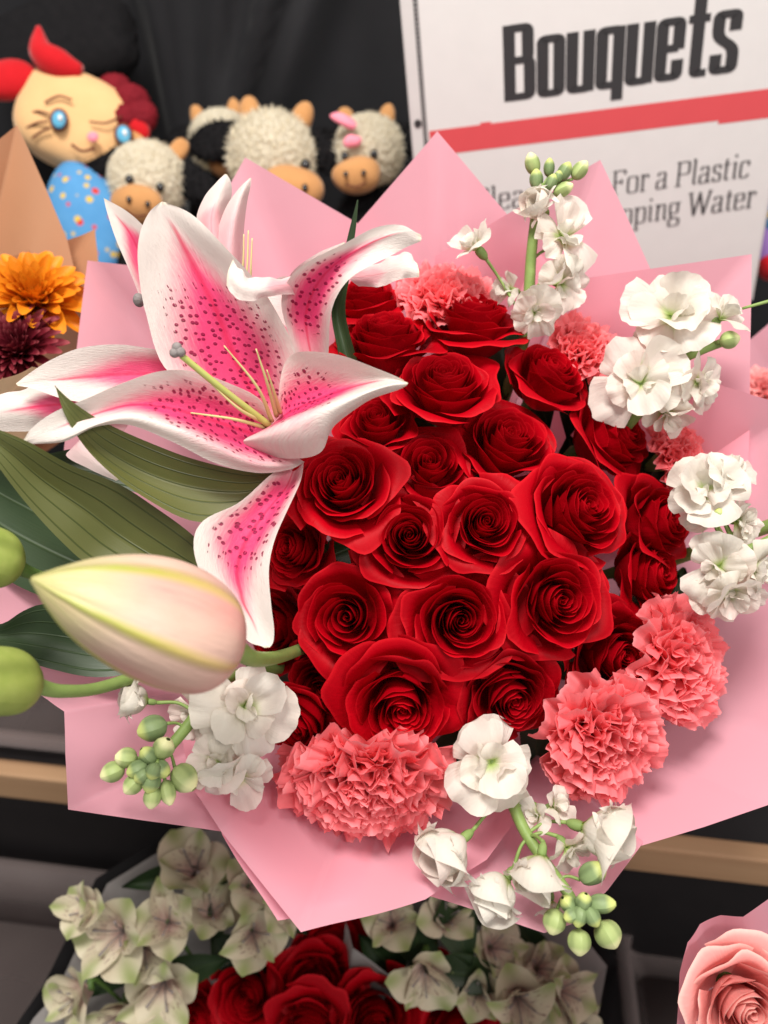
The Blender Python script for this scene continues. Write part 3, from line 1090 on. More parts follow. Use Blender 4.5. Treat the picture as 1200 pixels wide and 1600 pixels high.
build_stock('white stock hanging over the bottom of the pink film with half closed blooms', [(770, 1180, .52), (795, 1240, .50), (818, 1295, .486), (850, 1345, .474), (885, 1392, .462), (900, 1420, .457)], 11, [
    (772, 1190, .482, (0, .25, .9), 78, 'open'), (706, 1325, .472, (-.75, -.35, .55), 46, 'cup'), (935, 1300, .472, (.8, -.05, .6), 52, 'cup'),
    (780, 1392, .462, (-.6, -.6, .5), 44, 'cup'), (842, 1358, .458, (-.3, -.75, .6), 42, 'cup'), (872, 1258, .49, (.5, .4, .6), 36, 'small'),
    (895, 1335, .470, (.5, -.5, .7), 42, 'open'), (835, 1275, .492, (-.5, .2, .5), 34, 'small'), (862, 1420, .470, (.0, -.7, .4), 34, 'small')],
    [(926, 1364, .46, 40, 48, 34, 0), (866, 1440, .454, 250, 38, 34, 1), (905, 1472, .450, 265, 38, 34, 1), (950, 1460, .452, 300, 42, 40, 1),
     (888, 1412, .452, 130, 34, 24, 0), (912, 1408, .449, 80, 30, 24, 0), (940, 1412, .451, 10, 44, 28, 0), (905, 1432, .447, 250, 32, 24, 0), (925, 1432, .447, 300, 32, 24, 0), (893, 1430, .448, 200, 28, 22, 0)], 24)
build_stock('white stock at the lower left with a drooping green bud tip under the lily bud', [(350, 1060, .515), (312, 1110, .49), (282, 1148, .478), (255, 1178, .470), (236, 1196, .466)], 11, [
    (385, 1105, .478, (.3, .2, .9), 78, 'open'), (338, 1194, .474, (-.1, .2, .9), 50, 'open'), (372, 1228, .476, (.3, -.6, .7), 58, 'open'), (296, 1118, .495, (-.4, .0, .7), 44, 'open'),
    (216, 1094, .485, (-.8, .25, .5), 30, 'cup'), (352, 1150, .485, (.1, .0, .8), 44, 'open')],
    [(238, 1138, .47, 195, 46, 38, 0), (176, 1206, .462, 200, 38, 30, 1), (197, 1184, .462, 170, 34, 30, 1), (215, 1202, .458, 200, 34, 26, 0), (232, 1180, .460, 130, 32, 26, 0), (256, 1168, .462, 60, 36, 32, 1),
     (208, 1226, .459, 225, 34, 28, 1), (236, 1222, .457, 260, 34, 28, 0), (252, 1202, .458, 330, 32, 26, 0), (238, 1246, .458, 265, 34, 26, 1), (262, 1238, .460, 290, 40, 24, 1), (288, 1216, .464, 320, 48, 40, 1), (222, 1212, .455, 215, 26, 24, 0), (240, 1205, .454, 250, 26, 24, 0)], 25)

# ------------------------------------------------------------------ the lily stem: two flowers, buds, leaves
LO = P(425, 690, .52)
lily = thing('lily_stem', 'large pink and white spotted lily with buds and leaves on the left of the bouquet', 'lily', LO)
TH = P(428, 668, .505)


def throat(p, to, r, name='flower', mat=None):
    V, F = tube(np.array([p, p * .6 + to * .4, to]), np.array([r, r * .55, r * .35]), 12, 12)
    return mk(name, V - LO, F, mat or M_STEM, lily)


fl = throat(P(438, 690, .515), P(470, 745, .60), .008, mat=M_LILYB)
fl['label'] = 'fully open spotted pink lily flower'
fl2 = throat(P(470, 520, .56), P(500, 640, .64), .008, mat=M_LILYB)
fl2['label'] = 'second lily flower behind, mostly white petal backs'


def st(*rows):
    return [list(r) for r in rows]


# large upright tepal
loft('tepal', [
    [(418, 655, .500), (432, 664, .504), (448, 655, .500)],
    [(330, 618, .498), (398, 618, .508), (452, 612, .498)],
    [(258, 575, .492), (368, 560, .503), (462, 552, .492)],
    [(228, 490, .484), (338, 485, .494), (436, 492, .482)],
    [(216, 420, .478), (303, 415, .487), (400, 438, .474)],
    [(217, 372, .474), (277, 365, .480), (345, 378, .470)],
    [(231, 335, .473), (259, 334, .476), (300, 336, .471)],
    [(250, 316, .474), (254, 315, .474), (260, 317, .473)]], M_LILY, fl, LO, 46, 25, wave=.0012, wk=1.3, seed=1, crease=.0012)
# right hand arching tepal
loft('tepal', [
    [(462, 555, .505), (488, 566, .508), (513, 553, .500)],
    [(440, 482, .492), (478, 500, .500), (515, 506, .484)],
    [(450, 440, .478), (490, 455, .488), (524, 468, .472)],
    [(484, 408, .468), (516, 420, .476), (546, 438, .464)],
    [(532, 384, .462), (556, 392, .466), (588, 412, .460)],
    [(583, 357, .458), (600, 371, .459), (616, 396, .460)],
    [(625, 352, .456), (633, 363, .456), (641, 384, .460)],
    [(656, 366, .458), (659, 371, .458), (657, 377, .459)]], M_LILY, fl, LO, 46, 23, wave=.0010, wk=1.4, seed=2, crease=.0012)
# right tepal whose near edge folds over and shows its back
loft('tepal', [
    [(434, 642, .496), (424, 664, .500), (386, 684, .480), (382, 694, .480), (400, 712, .490)],
    [(438, 592, .490), (452, 640, .496), (432, 665, .466), (435, 690, .466), (452, 716, .482)],
    [(448, 562, .484), (488, 622, .492), (488, 642, .460), (494, 672, .461), (500, 706, .477)],
    [(474, 548, .477), (528, 606, .486), (530, 625, .456), (530, 646, .457), (522, 668, .470)],
    [(528, 554, .470), (570, 595, .475), (575, 609, .454), (574, 620, .455), (568, 632, .464)],
    [(588, 576, .463), (604, 592, .464), (610, 600, .453), (611, 606, .454), (606, 614, .459)],
    [(630, 594, .456), (633, 596, .456), (637, 598, .454), (636, 601, .454), (632, 604, .456)]], M_LILY, fl, LO, 44, 33, wave=.0006, wk=1.6, seed=3, us=[0, .42, .90, .97, 1.0])
# long left tepal, lower edge rolled up
loft('tepal', [
    [(425, 660, .500), (440, 690, .508), (466, 715, .498), (476, 722, .500)],
    [(404, 622, .488), (415, 680, .500), (440, 722, .482), (452, 734, .488)],
    [(352, 597, .476), (365, 662, .490), (390, 716, .470), (402, 739, .478)],
    [(300, 580, .466), (312, 645, .480), (325, 688, .462), (338, 724, .470)],
    [(250, 580, .460), (258, 632, .472), (262, 664, .458), (272, 690, .464)],
    [(195, 597, .456), (202, 630, .465), (204, 650, .454), (206, 664, .458)],
    [(140, 620, .452), (145, 645, .458), (150, 662, .450), (152, 668, .452)],
    [(88, 642, .450), (94, 664, .452), (100, 684, .449), (104, 690, .451)],
    [(50, 668, .452), (55, 680, .452), (60, 690, .452), (62, 693, .453)],
    [(36, 688, .455), (37, 690, .455), (38, 692, .455), (39, 693, .455)]], M_LILY, fl, LO, 50, 25, wave=.0008, wk=1.5, seed=4, us=[0, .45, .88, 1.0])
# far left tepal behind it
loft('tepal', [
    [(432, 630, .512), (428, 648, .516), (424, 662, .512)],
    [(330, 560, .508), (335, 605, .516), (340, 645, .508)],
    [(250, 547, .503), (255, 586, .512), (262, 632, .503)],
    [(188, 538, .498), (196, 584, .506), (204, 630, .498)],
    [(128, 543, .493), (140, 588, .499), (150, 630, .493)],
    [(80, 562, .488), (90, 593, .491), (98, 622, .488)],
    [(42, 586, .485), (50, 597, .486), (54, 608, .485)],
    [(25, 599, .484), (26, 601, .484), (28, 603, .484)]], M_LILYP, fl, LO, 40, 19, wave=.0008, wk=1.2, seed=5, crease=.001)
# hanging tepal over the roses
loft('tepal', [
    [(442, 728, .500), (458, 736, .504), (475, 722, .498)],
    [(414, 748, .486), (446, 764, .496), (467, 752, .484)],
    [(372, 786, .476), (415, 802, .486), (449, 796, .474)],
    [(318, 814, .466), (385, 845, .478), (429, 845, .468)],
    [(303, 852, .460), (371, 890, .472), (421, 890, .464)],
    [(317, 904, .456), (378, 936, .467), (425, 942, .462)],
    [(354, 955, .456), (395, 972, .463), (428, 976, .461)],
    [(386, 1001, .457), (408, 1002, .460), (427, 1000, .460)],
    [(414, 1012, .458), (417, 1012, .458), (421, 1011, .458)]], M_LILY, fl, LO, 44, 23, wave=.0012, wk=1.3, seed=6, crease=-.0012)


def filament(path, r0, r1, mat=M_FIL, parent=None, name='filament'):
    V, F = tube(PA(np.array(path, float)), np.array([r0, (r0 + r1) / 2, r1]) * .001, 8, 18)
    return mk(name, V - LO, F, mat, parent or fl)


for pth in ([(425, 658, .495), (402, 605, .470), (350, 540, .452)], [(432, 650, .495), (418, 600, .470), (400, 545, .455)], [(438, 645, .495), (428, 612, .475), (417, 578, .462)],
            [(415, 668, .495), (365, 655, .470), (298, 645, .455)], [(418, 662, .495), (375, 640, .470), (330, 600, .456)]):
    filament(pth, 1.5, .35)
filament([(420, 664, .492), (350, 610, .462), (284, 556, .440)], 2.2, 1.9, M_STYLE, name='style')


def stigma(px, py, d, r):
    V = []
    for k in range(3):
        a = k * 2.1 + .4
        c = P(px + math.cos(a) * r * .45, py + math.sin(a) * r * .45, d)
        VV, F = ellip(c, np.eye(3), np.array([r, r, r]) * .68 * d / FPX, 12, 8)
        V.append((VV, F))
    vs = np.concatenate([x[0] for x in V])
    fs, o = [], 0
    for VV, F in V:
        fs += [tuple(i + o for i in f) for f in F]
        o += len(VV)
    return mk('stigma', vs - LO, fs, M_STIG, fl)


def ellip(c, ax, r, nu=24, nv=16):
    th = np.linspace(0, 2 * PI, nu, endpoint=False)
    V = [np.array([0, 0, 1.0])]
    for i in range(1, nv):
        ph = PI * i / nv
        for t in th:
            V.append(np.array([math.sin(ph) * math.cos(t), math.sin(ph) * math.sin(t), math.cos(ph)]))
    V.append(np.array([0, 0, -1.0]))
    V = np.array(V)
    F = []
    for j in range(nu):
        F.append((0, 1 + j, 1 + (j + 1) % nu))
    for i in range(nv - 2):
        for j in range(nu):
            a = 1 + i * nu
            k = (j + 1) % nu
            F.append((a + j, a + nu + j, a + nu + k, a + k))
    e = len(V) - 1
    for j in range(nu):
        F.append((e, e - nu + (j + 1) % nu, e - nu + j))
    return np.asarray(c) + (V * np.asarray(r)) @ ax.T, F


stigma(277, 548, .438, 12)

# second flower: white backs and tips
loft('tepal', [[(240, 520, .54), (262, 505, .545), (285, 490, .54)], [(206, 432, .535), (226, 415, .542), (252, 400, .535)], [(182, 376, .53), (204, 366, .534), (226, 356, .53)],
               [(168, 334, .527), (181, 336, .529), (198, 330, .527)], [(162, 309, .526), (163, 310, .526), (165, 311, .526)]], M_LILYP, fl2, LO, 26, 13, seed=7)
loft('tepal', [[(312, 430, .545), (338, 430, .53), (362, 430, .545)], [(306, 350, .54), (330, 345, .528), (354, 345, .54)], [(318, 310, .535), (340, 308, .528), (362, 306, .535)],
               [(338, 285, .530), (350, 283, .528), (361, 285, .530)], [(351, 272, .528), (353, 272, .528), (355, 273, .528)]], M_LILYW, fl2, LO, 26, 13, seed=8)
loft('tepal', [[(328, 450, .54), (356, 445, .522), (384, 440, .54)], [(337, 375, .535), (360, 372, .520), (381, 370, .535)], [(351, 328, .53), (370, 322, .520), (386, 318, .53)],
               [(372, 296, .526), (381, 293, .522), (391, 294, .526)], [(390, 278, .524), (391, 278, .524), (393, 279, .524)]], M_LILYB, fl2, LO, 26, 13, seed=9)
loft('tepal', [[(478, 430, .500), (480, 445, .497), (484, 462, .500)], [(432, 434, .478), (434, 446, .472), (438, 460, .476)], [(396, 434, .466), (400, 452, .461), (404, 468, .465)],
               [(374, 420, .463), (372, 444, .459), (372, 468, .461)], [(364, 405, .464), (356, 425, .461), (354, 446, .462)]], M_LILYW, fl2, LO, 26, 13, seed=10, wave=.0012)
loft('tepal', [[(520, 470, .535), (502, 510, .54), (490, 560, .535)], [(452, 432, .525), (444, 465, .53), (452, 515, .525)], [(412, 448, .522), (406, 465, .524), (412, 484, .522)]], M_LILYB, fl2, LO, 20, 11, seed=11)
loft('tepal', [[(530, 425, .510), (545, 435, .508), (560, 448, .510)], [(592, 410, .498), (594, 428, .495), (594, 448, .498)], [(632, 393, .490), (630, 416, .487), (624, 437, .490)],
               [(652, 412, .488), (655, 424, .487), (655, 433, .488)]], M_LILYW, fl2, LO, 22, 13, seed=12, wave=.001)
loft('tepal', [[(450, 480, .53), (470, 470, .535), (490, 460, .53)], [(452, 432, .52), (466, 432, .523), (486, 430, .52)], [(492, 398, .512), (500, 408, .513), (512, 420, .512)],
               [(538, 378, .508), (540, 382, .508), (544, 388, .508)]], M_LILYB, fl2, LO, 22, 11, seed=13)
loft('tepal', [[(190, 610, .515), (192, 632, .51), (196, 655, .515)], [(90, 605, .505), (92, 632, .498), (96, 668, .505)], [(25, 610, .498), (28, 640, .492), (34, 674, .498)],
               [(-60, 640, .49), (-60, 655, .488), (-58, 672, .49)]], M_LILYP, fl2, LO, 26, 15, seed=14, wave=.001)
loft('tepal', [[(210, 650, .515), (195, 672, .512), (186, 690, .515)], [(132, 676, .508), (120, 692, .505), (104, 708, .508)], [(164, 712, .50), (152, 722, .498), (142, 734, .50)],
               [(186, 749, .497), (184, 750, .497), (181, 751, .497)]], M_LILYB, fl2, LO, 22, 11, seed=15)
for pth in ([(380, 470, .53), (386, 420, .52), (388, 360, .515)], [(392, 460, .53), (392, 420, .52), (394, 372, .515)], [(376, 450, .53), (380, 410, .522), (381, 366, .517)]):
    filament(pth, 1.0, .4, parent=fl2)
V, F = ellip(P(217, 469, .50), np.eye(3), np.array([9, 9, 11]) * .5 / FPX)
mk('stigma', V - LO, F, M_STIG, fl2)

# leaves
loft('leaf', [[(444, 737, .500), (444, 748, .503), (440, 758, .500)], [(386, 736, .492), (384, 768, .498), (376, 803, .492)], [(303, 718, .482), (304, 762, .489), (302, 815, .482)],
              [(236, 694, .472), (226, 737, .479), (218, 774, .472)], [(166, 661, .460), (156, 696, .465), (148, 716, .461)], [(114, 628, .449), (110, 646, .450), (105, 655, .449)],
              [(85, 602, .445), (86, 603, .445), (87, 604, .445)]], M_LEAF, lily, LO, 36, 21, wave=.0008, wk=1.0, seed=21, crease=.001)
loft('leaf', [[(335, 880, .505), (322, 905, .508), (306, 925, .505)], [(302, 838, .498), (258, 880, .504), (214, 915, .498)], [(236, 790, .488), (188, 838, .496), (142, 885, .488)],
              [(181, 754, .476), (134, 797, .484), (92, 842, .476)], [(110, 724, .464), (68, 752, .470), (36, 780, .464)], [(40, 688, .452), (14, 706, .456), (-12, 716, .452)],
              [(-48, 655, .446), (-49, 657, .446), (-50, 659, .446)]], M_LEAF, lily, LO, 36, 21, wave=.0010, wk=1.0, seed=22, crease=.001)
loft('leaf', [[(260, 830, .535), (240, 900, .54), (200, 960, .535)], [(120, 740, .53), (90, 820, .535), (60, 930, .53)], [(10, 690, .52), (-20, 760, .525), (-40, 860, .52)],
              [(-120, 680, .51), (-122, 690, .51), (-124, 700, .51)]], M_LEAFD, lily, LO, 26, 17, seed=23)
loft('leaf', [[(275, 990, .515), (270, 1012, .518), (262, 1034, .515)], [(170, 952, .505), (168, 1005, .512), (168, 1058, .505)], [(62, 946, .495), (58, 990, .502), (66, 1042, .495)],
              [(2, 974, .487), (-4, 993, .490), (-2, 1012, .487)], [(-60, 994, .482), (-60, 996, .482), (-60, 998, .482)]], M_LEAFD, lily, LO, 28, 17, seed=24, wave=.001)
loft('leaf', [[(200, 690, .535), (205, 730, .54), (215, 770, .535)], [(120, 700, .53), (125, 725, .533), (135, 750, .53)], [(62, 712, .525), (63, 714, .525), (64, 716, .525)]], M_LEAFD, lily, LO, 16, 9, seed=25)
loft('leaf', [[(534, 410, .53), (540, 412, .531), (546, 414, .53)], [(545, 362, .525), (550, 364, .526), (555, 366, .525)], [(558, 312, .52), (559, 312, .52), (560, 313, .52)]], M_LEAFR, lily, LO, 14, 7, seed=26)
loft('leaf', [[(530, 560, .545), (545, 565, .55), (560, 570, .545)], [(518, 480, .54), (528, 485, .545), (540, 490, .54)], [(545, 425, .53), (546, 426, .53), (547, 427, .53)]], M_LEAFD, lily, LO, 14, 7, seed=27)

# buds
PROF = smooth_prof([(0, .16), (.05, .58), (.14, .88), (.28, 1.0), (.45, .98), (.62, .84), (.78, .60), (.90, .32), (.97, .12), (1, .03)], 36)
bt = P(48, 904, .345)
bb = P(368, 1022, .405)
V, F, uv = pod(bb, bt, 99 * .375 / FPX, PROF, 48, 72, 3, .085, bend=.012)
o = mk('bud', V - LO, F, M_BUD, lily, uv)
o['label'] = 'large pale pink closed lily bud nearest the camera'
V, F = tube(np.array([P(360, 1008, .402), P(400, 1030, .43), P(450, 1022, .50), P(500, 1000, .58)]), np.array([.0062, .0045, .004, .004]), 12, 24)
mk('bud_stalk', V - LO, F, M_STEM, lily)
PROG = smooth_prof([(0, .25), (.06, .62), (.2, .95), (.4, 1.0), (.65, .85), (.85, .5), (1, .06)], 30)
V, F, uv = pod(P(54, 1068, .42), P(-120, 1066, .36), 53 * .40 / FPX, PROG, 30, 48, 3, .07)
o = mk('bud', V - LO, F, M_BUDG, lily, uv)
o['label'] = 'green bud at the left edge below the large bud'
V, F = tube(np.array([P(46, 1068, .42), P(100, 1080, .44), P(180, 1068, .475), P(330, 1010, .54)]), np.array([.0048, .0038, .0038, .0042]), 12, 24)
mk('bud_stalk', V - LO, F, M_STEM, lily)
V, F, uv = pod(P(30, 888, .45), P(-110, 840, .41), 48 * .43 / FPX, PROG, 30, 48, 3, .07)
o = mk('bud', V - LO, F, M_BUDG, lily, uv)
o['label'] = 'green bud at the left edge above the large bud'
V, F = tube(np.array([P(22, 884, .45), P(60, 900, .47), P(150, 930, .53)]), np.array([.005, .0036, .0036]), 12, 18)
mk('bud_stalk', V - LO, F, M_STEMD, lily)

# ------------------------------------------------------------------ the paper sign in its plastic sleeve
SY = P(700, 190, .86)[1]
S0 = on_y(685, 203, SY)                          # left end of the red band, lower edge
S1 = on_y(1195, 139, SY)
SX = unit(S1 - S0)
SZ = unit(np.cross(SX, np.array([0, 1.0, 0])))
SN = np.cross(SX, SZ)
SN = SN if SN[1] < 0 else -SN
SAX = np.stack([SX, SZ, SN], axis=1)
sign = thing('paper_sign', 'white bouquets sign with red band in a clear sleeve behind the bouquet', 'sign', S0, SAX)


def sl(px, py):
    q = on_y(px, py, SY) - S0
    return np.array([q @ SX, q @ SZ])


def sign_poly(name, pts, mat, lift, thick=0.0):
    pts = [np.asarray(p, float) for p in pts]
    n = len(pts)
    V = [(p[0], p[1], lift) for p in pts]
    F = [tuple(range(n))]
    if thick:
        V += [(p[0], p[1], lift - thick) for p in pts]
        F += [tuple(range(2 * n - 1, n - 1, -1))] + [(i, i + n, (i + 1) % n + n, (i + 1) % n) for i in range(n)]
    return mk(name, V, F, mat, sign, smooth=False)


a0, a1, b0, b1 = sl(622, 0), sl(645, 215), sl(652, 0), sl(672, 215)
top, low = sl(900, -60)[1], sl(1185, 420)[1] - .03
xl = (a0[0] + a1[0]) / 2
xp = (b0[0] + b1[0]) / 2
xr = (sl(1205, 290)[0] + sl(1181, 400)[0]) / 2
sign_poly('sleeve', [(xl, low - .01), (xr + .003, low - .01), (xr + .003, top + .01), (xl, top + .01)], M_SLEEVE, 0.0, .0012)
xs = xp - .0015
sign_poly('sleeve_strip', [(xs - .0045, low - .009), (xs, low - .009), (xs, top + .009), (xs - .0045, top + .009)], M_INK, .0003, .0002)
sign_poly('paper', [(xp, low), (xr, low), (xr, top), (xp, top)], M_SIGN, .0004, .0003)
# perforation marks down the strip and the little notches on the sleeve's edge
V, F = [], []
for k in range(int((top - low) / .0042)):
    y = low + k * .0042
    for x, hw, hh in ((xs - .0022, .0006, .0011), (xl + .0008, .0007, .0012)):
        m = len(V)
        V += [(x - hw, y - hh, .0008), (x + hw, y - hh, .0008), (x + hw, y + hh, .0008), (x - hw, y + hh, .0008)]
        F.append((m, m + 1, m + 2, m + 3))
tag(mk('perforation', V, F, M_SLEEVE, sign, smooth=False), kind='stuff')
hp = sl(653, 193)
sign_poly('punch_hole', [(hp[0] + .0042 * math.cos(q * PI / 8), hp[1] + .0042 * math.sin(q * PI / 8)) for q in range(16)], M_INK, .0009, .0002)
r0, r1 = sl(685, 203), sl(705, 238)
bt_, bb_ = r0[1], sl(720, 238)[1]
nx1, nx2 = sl(750, 190)[0], sl(1122, 190)[0]
bh = abs(bb_ - bt_)
sign_poly('red_band', [(xp + .001, bb_), (nx2, bb_), (nx2, bb_ - .0035), (xr, bb_ - .0035), (xr, bt_), (nx1 + .012, bt_), (nx1 + .012, bt_ + .002), (nx1, bt_ + .002), (nx1, bt_), (xp + .001, bt_)], M_RED, .0007, .0002)


def chaikin(p, n=3, closed=False):
    p = [np.asarray(q, float) for q in p]
    for _ in range(n):
        o = []
        m = len(p)
        if closed:
            for i in range(m):
                a, b = p[i], p[(i + 1) % m]
                o += [a * .75 + b * .25, a * .25 + b * .75]
        else:
            o = [p[0]]
            for i in range(m - 1):
                a, b = p[i], p[i + 1]
                o += [a * .75 + b * .25, a * .25 + b * .75]
            o.append(p[-1])
        p = o
    return p


def ribbon(p, wv, wh, closed=False, nib=0.0):
    """Flat stroke; wv = width of vertical runs, wh = width of horizontal runs."""
    p = np.array(p)
    if closed:
        T = np.roll(p, -1, 0) - np.roll(p, 1, 0)
    else:
        T = np.gradient(p, axis=0)
    T = T / (np.linalg.norm(T, axis=1, keepdims=True) + 1e-9)
    w = np.sqrt((wv * T[:, 1]) ** 2 + (wh * T[:, 0]) ** 2)
    if nib:
        w = w * (1 + nib * T[:, 0] * T[:, 1])
    N = np.stack([-T[:, 1], T[:, 0]], 1)
    L, R = p + N * w[:, None] / 2, p - N * w[:, None] / 2
    n = len(p)
    V = np.concatenate([L, R])
    F = [(i, i + n, (i + 1) % n + n, (i + 1) % n) for i in range(n if closed else n - 1)]
    return V, F


# heavy condensed letters, x-height 1
HV = {
    'B': (.46, [([(.0725, 0), (.0725, 1.25)], 0, 0), ([(.10, 1.19), (.22, 1.19), (.36, 1.19), (.36, 1.0), (.36, .86), (.36, .67), (.22, .67), (.10, .67)], 1, 0),
                ([(.10, .67), (.24, .67), (.385, .67), (.385, .45), (.385, .25), (.385, .06), (.24, .06), (.10, .06)], 1, 0)]),
    'o': (.40, [([(.0725, .2), (.0725, .8), (.0725, .95), (.2, .95), (.3275, .95), (.3275, .8), (.3275, .2), (.3275, .05), (.2, .05), (.0725, .05)], 1, 1)]),
    'u': (.40, [([(.0725, 1), (.0725, .5), (.0725, .22), (.0725, .05), (.19, .05), (.3275, .05), (.3275, .25), (.3275, .4)], 1, 0), ([(.3275, 0), (.3275, 1)], 0, 0)]),
    'q': (.40, [([(.0725, .2), (.0725, .8), (.0725, .95), (.2, .95), (.3275, .95), (.3275, .8), (.3275, .2), (.3275, .05), (.2, .05), (.0725, .05)], 1, 1), ([(.3275, -.22), (.3275, 1)], 0, 0)]),
    'e': (.40, [([(.07, .52), (.33, .52)], 0, 0), ([(.3275, .50), (.3275, .62), (.3275, .8), (.3275, .95), (.2, .95), (.0725, .95), (.0725, .8), (.0725, .5), (.0725, .2), (.0725, .05), (.2, .05), (.3275, .05), (.3275, .2), (.3275, .33)], 1, 0)]),
    't': (.33, [([(.155, 1.28), (.155, .5), (.155, .2), (.155, .05), (.25, .05), (.33, .05)], 1, 0), ([(.0, .94), (.32, .94)], 0, 0)]),
    's': (.40, [([(.3275, .68), (.3275, .8), (.3275, .95), (.2, .95), (.0725, .95), (.0725, .8), (.0725, .66), (.12, .56), (.28, .44), (.3275, .34), (.3275, .2), (.3275, .05), (.2, .05), (.0725, .05), (.0725, .2), (.0725, .32)], 1, 0)]),
}
# slanted book letters, x-height 1 (drawn upright, slanted when placed)
SF = {
    'P': (.95, [([(.2, 0), (.2, 1.45)], 0, 0), ([(.2, 1.42), (.5, 1.42), (.85, 1.42), (.85, 1.06), (.85, .7), (.5, .7), (.2, .7)], 2, 0), ([(.02, .02), (.4, .02)], 0, 0), ([(.03, 1.43), (.2, 1.43)], 0, 0)]),
    'F': (.9, [([(.2, 0), (.2, 1.45)], 0, 0), ([(.05, 1.42), (.82, 1.42)], 0, 0), ([(.82, 1.44), (.84, 1.18)], 0, 0), ([(.2, .76), (.62, .76)], 0, 0), ([(.62, .9), (.62, .62)], 0, 0), ([(.02, .02), (.42, .02)], 0, 0)]),
    'W': (1.5, [([(.12, 1.45), (.42, 0)], 0, 0), ([(.42, 0), (.75, 1.42)], 0, 0), ([(.72, 1.42), (1.05, 0)], 0, 0), ([(1.05, 0), (1.4, 1.45)], 0, 0), ([(-.02, 1.43), (.3, 1.43)], 0, 0), ([(1.25, 1.43), (1.52, 1.43)], 0, 0)]),
    'D': (1.1, [([(.2, 0), (.2, 1.45)], 0, 0), ([(.05, 1.42), (.5, 1.42), (1.0, 1.42), (1.0, .72), (1.0, .03), (.5, .03), (.05, .03)], 2, 0)]),
    'l': (.42, [([(.2, 1.5), (.2, .2), (.2, .02), (.36, .06)], 2, 0), ([(.06, 1.46), (.2, 1.5)], 0, 0)]),
    'i': (.42, [([(.2, 1.0), (.2, .2), (.2, .02), (.36, .06)], 2, 0), ([(.06, .96), (.2, 1.0)], 0, 0), ([(.2, 1.30), (.2, 1.45)], 0, 0)]),
    'e': (.74, [([(.12, .54), (.62, .54)], 0, 0), ([(.62, .52), (.62, .74), (.6, .97), (.38, .97), (.1, .97), (.1, .5), (.1, .02), (.42, .02), (.58, .05), (.66, .2)], 2, 0)]),
    'a': (.80, [([(.16, .78), (.18, .97), (.38, .97), (.6, .97), (.6, .72), (.6, .2), (.62, .02), (.8, .06)], 2, 0), ([(.6, .58), (.34, .52), (.1, .48), (.1, .24), (.1, .02), (.3, .02), (.5, .04), (.6, .25)], 2, 0)]),
    's': (.62, [([(.52, .74), (.5, .97), (.32, .97), (.12, .97), (.12, .76), (.12, .58), (.32, .52), (.54, .44), (.54, .24), (.54, .02), (.32, .02), (.12, .02), (.10, .26)], 2, 0)]),
    'o': (.80, [([(.1, .5), (.1, .97), (.4, .97), (.7, .97), (.7, .5), (.7, .02), (.4, .02), (.1, .02)], 2, 1)]),
    'r': (.56, [([(.2, 0), (.2, 1.0)], 0, 0), ([(.2, .66), (.24, .92), (.42, .98), (.52, .96), (.53, .80)], 2, 0), ([(.05, .96), (.2, 1.0)], 0, 0), ([(.03, .02), (.38, .02)], 0, 0)]),
    't': (.52, [([(.22, 1.25), (.22, .3), (.22, .0), (.46, .06)], 2, 0), ([(.04, .94), (.46, .94)], 0, 0)]),
    'c': (.68, [([(.58, .72), (.58, .97), (.38, .97), (.1, .97), (.1, .5), (.1, .02), (.4, .02), (.54, .04), (.62, .2)], 2, 0)]),
    'p': (.84, [([(.2, -.42), (.2, 1.0)], 0, 0), ([(.2, .66), (.28, .97), (.48, .97), (.74, .97), (.74, .5), (.74, .02), (.46, .02), (.28, .02), (.2, .22)], 2, 0), ([(.05, .96), (.2, 1.0)], 0, 0), ([(.03, -.41), (.38, -.41)], 0, 0)]),
    'n': (.86, [([(.2, 0), (.2, 1.0)], 0, 0), ([(.2, .62), (.3, .97), (.48, .97), (.66, .97), (.66, .68), (.66, .2), (.66, .0), (.82, .06)], 2, 0), ([(.05, .96), (.2, 1.0)], 0, 0), ([(.05, .02), (.36, .02)], 0, 0)]),
    'g': (.78, [([(.1, .64), (.1, .97), (.36, .97), (.6, .97), (.6, .64), (.6, .34), (.36, .34), (.1, .34)], 2, 1), ([(.22, .36), (.1, .2), (.2, .06), (.5, .02), (.72, -.06), (.7, -.26), (.66, -.46), (.36, -.46), (.06, -.46), (.06, -.24), (.1, -.06), (.24, .04)], 2, 0), ([(.58, .9), (.76, .98)], 0, 0)]),
}


def lettering(name, text, font, p0, p1, wv, wh, gap, slant, hgt=None, upto=None):
    """Word(s) set on the line p0 -> p1 (sign coordinates), as one flat printed part."""
    V, F, x, z = [], [], 0.0, .0009
    for ch in text:
        if ch == ' ':
            x += .42
            continue
        adv, strokes = font[ch]
        for pts, sm, closed in strokes:
            q = chaikin(pts, 3, closed) if sm else pts
            if sm == 0:
                q = [np.asarray(pts[0], float), (np.asarray(pts[0]) + np.asarray(pts[1])) / 2, np.asarray(pts[1], float)]
            vv, ff = ribbon(q, wv, wh, closed)
            m = len(V)
            for a in vv:
                V.append([a[0] + x + slant * a[1], a[1], z])
            F += [tuple(i + m for i in f) for f in ff]
            z += .000012
        x += adv + gap
    V = np.array(V)
    p0, p1 = np.asarray(p0), np.asarray(p1)
    ex = p1 - p0
    k = np.linalg.norm(ex) / (x - gap)
    ex = ex / np.linalg.norm(ex)
    ey = np.array([-ex[1], ex[0]])
    ky = hgt or k
    W = p0 + V[:, :1] * k * ex + V[:, 1:2] * ky * ey
    return mk(name, np.concatenate([W, V[:, 2:3]], 1), F, M_INK, sign, smooth=False)


